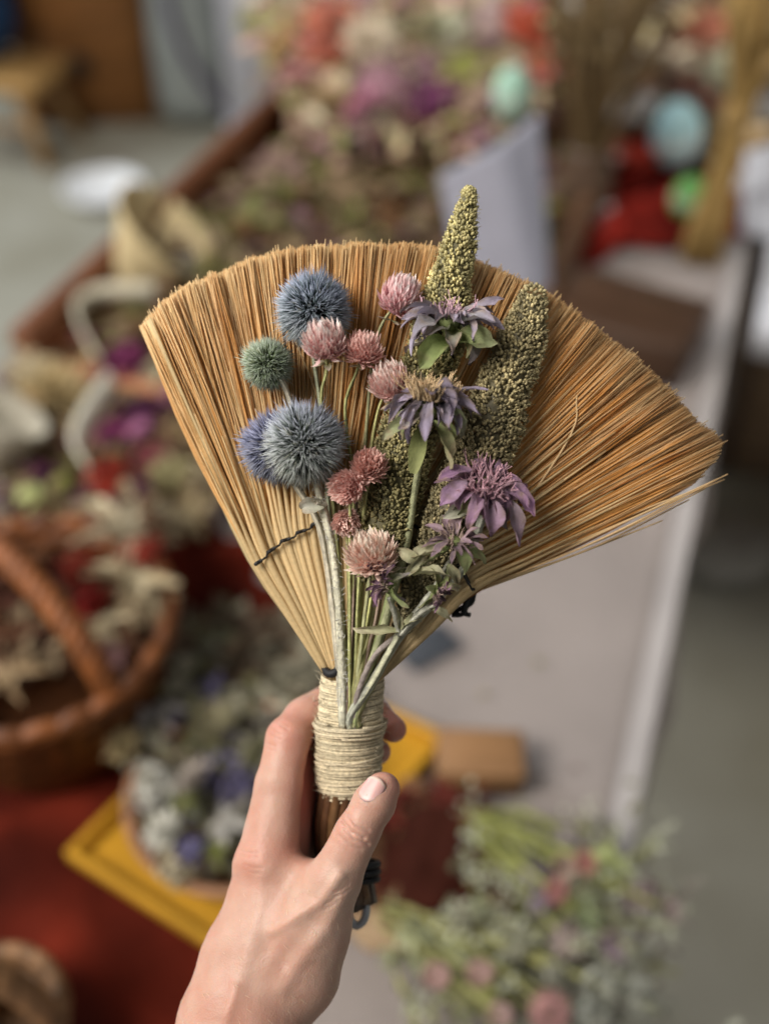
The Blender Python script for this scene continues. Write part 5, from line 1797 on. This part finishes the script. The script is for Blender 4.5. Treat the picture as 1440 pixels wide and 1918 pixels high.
bouquet('pale green bunch with pink globe flowers, nearest the bottom of the photo', (700, 1700), (960, 1840),
        [('ball', 815, 1828, .035, 34, (.66, .40, .37)), ('ball', 898, 1822, .035, 32, (.66, .42, .38)), ('ball', 1030, 1895, .04, 50, (.64, .34, .32)), ('ball', 935, 1900, .035, 30, (.60, .40, .37)), ('leafy', 775, 1750, .03, 46, (.46, .48, .28)),
         ('cluster', 860, 1740, .03, 34, (.34, .32, .21)), ('cluster', 960, 1780, .03, 36, (.38, .37, .26)), ('cluster', 1130, 1850, .035, 46, (.46, .46, .37)), ('cluster', 1200, 1880, .03, 44, (.42, .42, .35)), ('leafy', 850, 1790, .03, 44, (.36, .37, .17)), ('cluster', 1100, 1910, .04, 44, (.50, .50, .42)),
         ('cluster', 1040, 1820, .03, 38, (.36, .35, .27)), ('leafy', 910, 1870, .03, 44, (.34, .34, .10))],
        (.36, .35, .14), [(820, 1780, 80, (.40, .42, .24), .018), (900, 1850, 90, (.32, .32, .14), .024), (1010, 1840, 120, (.36, .36, .25), .03), (1130, 1870, 110, (.42, .42, .34), .03), (960, 1770, 80, (.36, .34, .22), .024)])


# ---- back right: eggs, straw figure, dried bundle, paper flowers
def egg(px, py, h, rpx, colr, label):
    p = at(px, py, h)
    r_ = rpx * (p - CAM).length / FPX
    mb = MB()
    prof = [(.001, 0)] + [(r_ * math.sin(t) * (1 - .1 * (1 - math.cos(t)) / 2 * 1.3), r_ * 1.3 * (1 - math.cos(t))) for t in np.linspace(.15, math.pi - .1, 14)]
    lathe(mb, prof, (0, 0, 0), colr, 28, close=True)
    vz = np.concatenate(mb.v); cc = np.concatenate(mb.c)
    an = np.arctan2(vz[:, 1], vz[:, 0]); hz_ = vz[:, 2] / (2.6 * r_)
    mk = (np.abs(hz_ - .5 + .07 * np.sin(an * 7)) < .07)
    cc[mk] = cc[mk] * .45 + np.array((.75, .74, .68)) * .55
    mb.c = [cc]
    o = mb.build('painted_egg', M_egg); o.location = Vector((p.x, p.y, h))
    o.rotation_euler = (R(8), R(random.uniform(-12, 12)), 0)
    return tag(o, label, 'egg', 'painted eggs on the back table')


egg(1262, 310, TH + .035, 46, (.42, .66, .68), 'light blue egg on the red cloth beside the straw figure')
egg(962, 225, TH + .12, 38, (.40, .64, .50), 'mint green egg left of the brown dried bundle, above the grey paper')
egg(1275, 405, TH + .03, 30, (.10, .30, .07), 'grass green egg below the blue one')


def straw_figure():
    p = at(1312, 470, TH + .02)
    t = thing('straw_figure', 'tall bundle of straw bound at the waist, standing on the red cloth', 'straw figure', Vector((p.x, p.y, TH + .012)))
    mb = MB()
    Ht = .36
    for k in range(130):
        a = random.uniform(0, 6.28); r_ = math.sqrt(random.random())
        b0 = np.array((.028 * r_ * math.cos(a), .028 * r_ * math.sin(a), 0))
        w = np.array((.014 * r_ * math.cos(a) + .008, .014 * r_ * math.sin(a), Ht * .55))
        t2 = np.array((.05 * r_ * math.cos(a) + .012, .05 * r_ * math.sin(a), Ht * random.uniform(.85, 1)))
        tube(mb, spline([b0, w, t2], 8), .0024, np.array((.48, .31, .11)) * random.uniform(.65, 1.2), 4)
    mb.build('straw', M_bgcol, t)
    mb = MB()
    a = np.linspace(0, 6.283, 24)
    for k in range(5):
        tube(mb, np.stack([.008 + .018 * np.cos(a), .018 * np.sin(a), Ht * .53 + .006 * k + 0 * a], -1), .003, (.40, .26, .10), 6, False)
    mb.build('binding', M_bgcol, t)
    mb = MB()
    for k in range(60):
        c = np.array((.012, 0, Ht * .9)) + rng.normal(0, .035, 3)
        petal(mb, c, nrm(rng.normal(0, 1, 3) + np.array((0, 0, .6))), np.array((0, 0, 1.0)), .05, .016, np.array((.36, .24, .1)) * random.uniform(.6, 1.2), (.46, .34, .17), seg=3)
    mb.build('seed_ears', M_bgcol, t)['kind'] = 'stuff'  # seed ears splayed out at the head of the bundle


straw_figure()


def vase_bundle():
    p = at(1085, 400, TH + .02)
    t = thing('dried_bundle', 'brown bundle of dried seed heads in a dark jar right of the grey paper', 'dried flowers', Vector((p.x, p.y, TH + .004)))
    mb = MB(); lathe(mb, [(.03, 0), (.04, .01), (.044, .05), (.04, .09), (.03, .11), (.033, .12), (.028, .12), (.026, .1), (.036, .05), (.02, .01)], (0, 0, 0), (.09, .055, .035), 28, close=True); mb.build('jar', M_egg, t)
    mb = MB()
    for k in range(110):
        a = random.uniform(0, 6.28); r_ = math.sqrt(random.random())
        e = np.array((.075 * r_ * math.cos(a), .06 * r_ * math.sin(a), random.uniform(.2, .34)))
        tube(mb, spline([(0.015 * math.cos(a), .015 * math.sin(a), .05), e * np.array((.4, .4, .6)), e], 7), .0015, np.array((.2, .13, .06)) * random.uniform(.6, 1.2), 4)
        petal(mb, e, nrm(e), np.array((0, 0, 1.0)), random.uniform(.03, .06), .015, np.array((.24, .16, .08)), np.array((.32, .24, .12)) * random.uniform(.7, 1.3), seg=3, twist=1)
    mb.build('seed_heads', M_bgcol, t)


vase_bundle()
G5 = 'things heaped on the back table at the top right'
for a in [
    ('rosette', 1182, 210, TH + .10, 52, (.62, .52, .50), 'whitish paper flower right of the brown bundle'),
    ('rosette', 1135, 310, TH + .06, 40, (.50, .38, .32), 'beige pink paper flower below the whitish one'),
    ('cluster', 1050, 350, TH + .04, 34, (.48, .48, .46), 'small grey white cluster at the foot of the dried bundle'),
    ('rosette', 1120, 400, TH + .04, 38, (.52, .48, .47), 'pale grey flower at the edge of the red cloth'),
    ('cluster', 985, 45, TH + .2, 46, (.50, .11, .06), 'orange red flower cluster at the top, right of the sage leaves'),
    ('leafy', 1020, 110, TH + .16, 48, (.40, .09, .06), 'red leaf tuft under the orange red cluster'),
    ('husk', 1060, 60, TH + .18, 52, (.54, .36, .22), 'peach husk flower at the top edge beside the brown bundle'),
    ('husk', 1230, 60, TH + .2, 66, (.54, .42, .24), 'wheat coloured husk flower at the top right'),
    ('cluster', 1320, 50, TH + .2, 50, (.50, .20, .13), 'rust red flower cluster behind the straw figure'),
    ('husk', 1400, 60, TH + .2, 60, (.46, .36, .20), 'straw husk flower in the top right corner'),
    ('cluster', 1425, 100, TH + .16, 46, (.36, .09, .06), 'dark red cluster at the right edge near the top'),
    ('rosette', 1260, 130, TH + .14, 48, (.50, .42, .34), 'sand coloured flower above the blue egg'),
    ('cluster', 1400, 190, TH + .12, 46, (.56, .54, .52), 'white cluster right of the straw figure'),
    ('rosette', 1415, 270, TH + .1, 46, (.42, .31, .18), 'tan flower at the right edge beside the straw figure'),
    ('husk', 1200, 110, TH + .13, 44, (.22, .15, .1), 'dark brown husk above the whitish flower'),
    ('leafy', 1215, 260, TH + .07, 40, (.38, .04, .02), 'red leaf tuft left of the blue egg'),
    ('husk', 1150, 90, TH + .16, 56, (.62, .54, .42), 'pale oat husk between the brown bundle and the wheat husk'),
    ('cluster', 1360, 130, TH + .16, 44, (.60, .50, .36), 'cream cluster right behind the straw figure'),
    ('rosette', 1100, 40, TH + .2, 48, (.60, .58, .60), 'whitish lilac paper flower at the top edge'),
    ('cluster', 1180, 300, TH + .06, 38, (.42, .05, .03), 'red cluster on the red cloth below the whitish flower'),
    ('rosette', 1420, 350, TH + .06, 50, (.56, .54, .55), 'white paper flower on the cloth at the right edge'),
]:
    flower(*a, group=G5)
bed('dried_petals', [(960, -40), (1500, -60), (1500, 330), (1180, 330), (1000, 260)], TH + .02, 900, [TAN, (.4, .12, .08), CREAM, BROWN, (.45, .36, .24), (.52, .48, .44)], 'tan and red dried bits heaped on the back table', size=.045, thick=.12)

# ---- behind the table at the left: cabinet, stool, bag, post, bowl
def cabinet():
    p = at(170, 232, 0)
    t = thing('wooden_cabinet', 'brown wooden cabinet with dark round knob at the top left', 'cabinet', Vector((p.x, p.y + .2, 0)), R(4))
    w = .44
    mb = MB(); box(mb, (0, 0, .55), w, .4, 1.1, (.20, .085, .025), bev=.006); mb.build('body', M_wood, t)
    mb = MB(); box(mb, (.0, -.208, .57), w - .05, .02, 1.0, (.24, .10, .028), bev=.004); d = mb.build('door', M_wood, t)
    mb = MB(); lathe(mb, [(.001, 0), (.012, .0), (.012, .02), (.03, .03), (.034, .045), (.02, .056)], (0, 0, 0), (.02, .015, .012), 20, close=True)
    k = mb.build('knob', M_plain, d); k.rotation_euler = (R(90), 0, 0); k.location = (.0, -.218, .22)


cabinet()


def stool():
    p = at(70, 300, 0)
    t = thing('wooden_stool', 'low light wooden stool with splayed legs at the left edge', 'stool', Vector((p.x - .13, p.y + .10, 0)), R(-14))
    mb = MB(); box(mb, (0, 0, .25), .46, .26, .045, (.50, .29, .10), bev=.012); mb.build('seat', M_wood, t)
    for (x, y) in ((-.17, -.09), (.17, -.09), (-.17, .09), (.17, .09)):
        mb = MB(); tube(mb, [(x * .9, y * .9, .235), (x * 1.3, y * 1.4, 0)], [.024, .019], (.38, .22, .085), 10); mb.build('leg', M_wood, t)
    mb = MB(); tube(mb, [(-.19, -.105, .12), (.19, -.105, .12)], .014, (.36, .20, .08), 8); mb.build('stretcher', M_wood, t)
    q = blob('denim_bag', 'dark blue bag resting on the wooden stool', 20, 130, .447, .2, .13, .22, (.02, .045, .10), m=M_linen, cat='bag', seed=2)
    q.location = (p.x - .20, p.y + .13, .274)


stool()


def bag_and_post():
    p = at(365, 250, 0)
    n, k = 16, 28; vs = []
    for i in range(n + 1):
        z = .75 * i / n
        for j in range(k):
            a = 2 * math.pi * j / k
            r_ = (.17 if i > 0 else .02) * (1 - .3 * (i / n) ** 3) * (1 + .12 * mnoise.noise(Vector((math.cos(a) * 2, math.sin(a) * 2, z * 4))))
            vs.append((r_ * .8 * math.cos(a), r_ * math.sin(a) * .7, z))
    mb = MB(); mb.add(vs, [(i * k + j, i * k + (j + 1) % k, (i + 1) * k + (j + 1) % k, (i + 1) * k + j) for i in range(n) for j in range(k)], (.40, .43, .41))
    o = mb.build('plastic_bag', M_plastic); o.location = (p.x, p.y + .12, 0.002)
    tag(o, 'cloudy pale grey plastic bag with purple cord standing on the floor', 'bag')
    mb = MB(); tube(mb, spline([(.0, -.135, .74), (-.03, -.14, .55), (-.02, -.145, .35), (.04, -.14, .2), (.1, -.13, .1), (.14, -.1, .06)], 24), .011, (.07, .03, .11), 8); mb.build('cord', M_plain, o)
    p2 = at(470, 262, 0)
    t = thing('white_post', 'square white painted post beside the far flower heap', 'post', Vector((p2.x, p2.y + .07, 0)), R(8))
    mb = MB(); box(mb, (0, 0, .62), .145, .145, 1.24, (.58, .58, .64), bev=.006); mb.build('shaft', M_plain, t)
    mb = MB(); box(mb, (0, 0, .03), .17, .17, .06, (.55, .55, .6), bev=.006); mb.build('foot', M_plain, t)
    p3 = at(192, 385, 0)
    bowl('white_dish', 'round white dish on the grey floor at the left', Vector((p3.x, p3.y + .05, .002)), .125, .04, (.85, .85, .85), m=M_egg, cat='dish')


bag_and_post()
_c = tp(s_r + .30, .034 + .36, 0)
small_box('storage_crate', 'brown wooden crate on the floor under the white side table', 1470, 880, 0.002, .58, .36, .52, TA, (.36, .24, .15), m=M_wood, lid=False, cat='crate').location = (1.02, 1.84, .002)
blob('cloth_sack', 'off white cloth sack on the floor right of the table', 1345, 1060, 0.002, .10, .08, .06, (.42, .40, .36), m=M_linen, cat='sack', seed=6)
blob('dark_bag', 'black bag on the floor behind the white post', 395, 60, 0.002, .22, .16, .34, (.012, .014, .016), m=M_linen, cat='bag', seed=9)

# remove nothing: every prototype mesh is itself placed in the scene

# ================================================================== LIGHT
w = bpy.data.worlds.new('World'); scene.world = w
w.use_nodes = True
bg = w.node_tree.nodes['Background']
bg.inputs[0].default_value = (.93, .96, 1.0, 1)
bg.inputs[1].default_value = .13


def area(name, loc, look, size, power, colr):
    l = bpy.data.lights.new(name, 'AREA'); l.shape = 'RECTANGLE'
    l.size, l.size_y = size
    l.energy = power; l.color = colr
    o = bpy.data.objects.new(name, l); col.objects.link(o)
    o.location = loc
    o.rotation_euler = (Vector(look) - Vector(loc)).to_track_quat('-Z', 'Y').to_euler()
    return o


area('window_light', (-1.7, -.45, 3.1), (0, .4, 1.1), (1.4, 1.4), 118, (1.0, .955, .89))
area('door_light', (-3.6, 3.6, 2.9), (-.4, 2.4, .3), (2.0, 2.0), 135, (.88, .95, 1.0))

area('right_floor_fill', (1.9, .2, 3.3), (1.0, 1.4, 0), (1.6, 1.6), 8.5, (1.0, .97, .92)).data.spread = R(62)  # unseen fill, added to lift the floor on the right

scene.view_settings.view_transform = 'Standard'
scene.view_settings.look = 'None'
scene.view_settings.exposure = 0
scene.render.engine = 'CYCLES'
scene.cycles.max_bounces = 8
scene.cycles.use_denoising = True
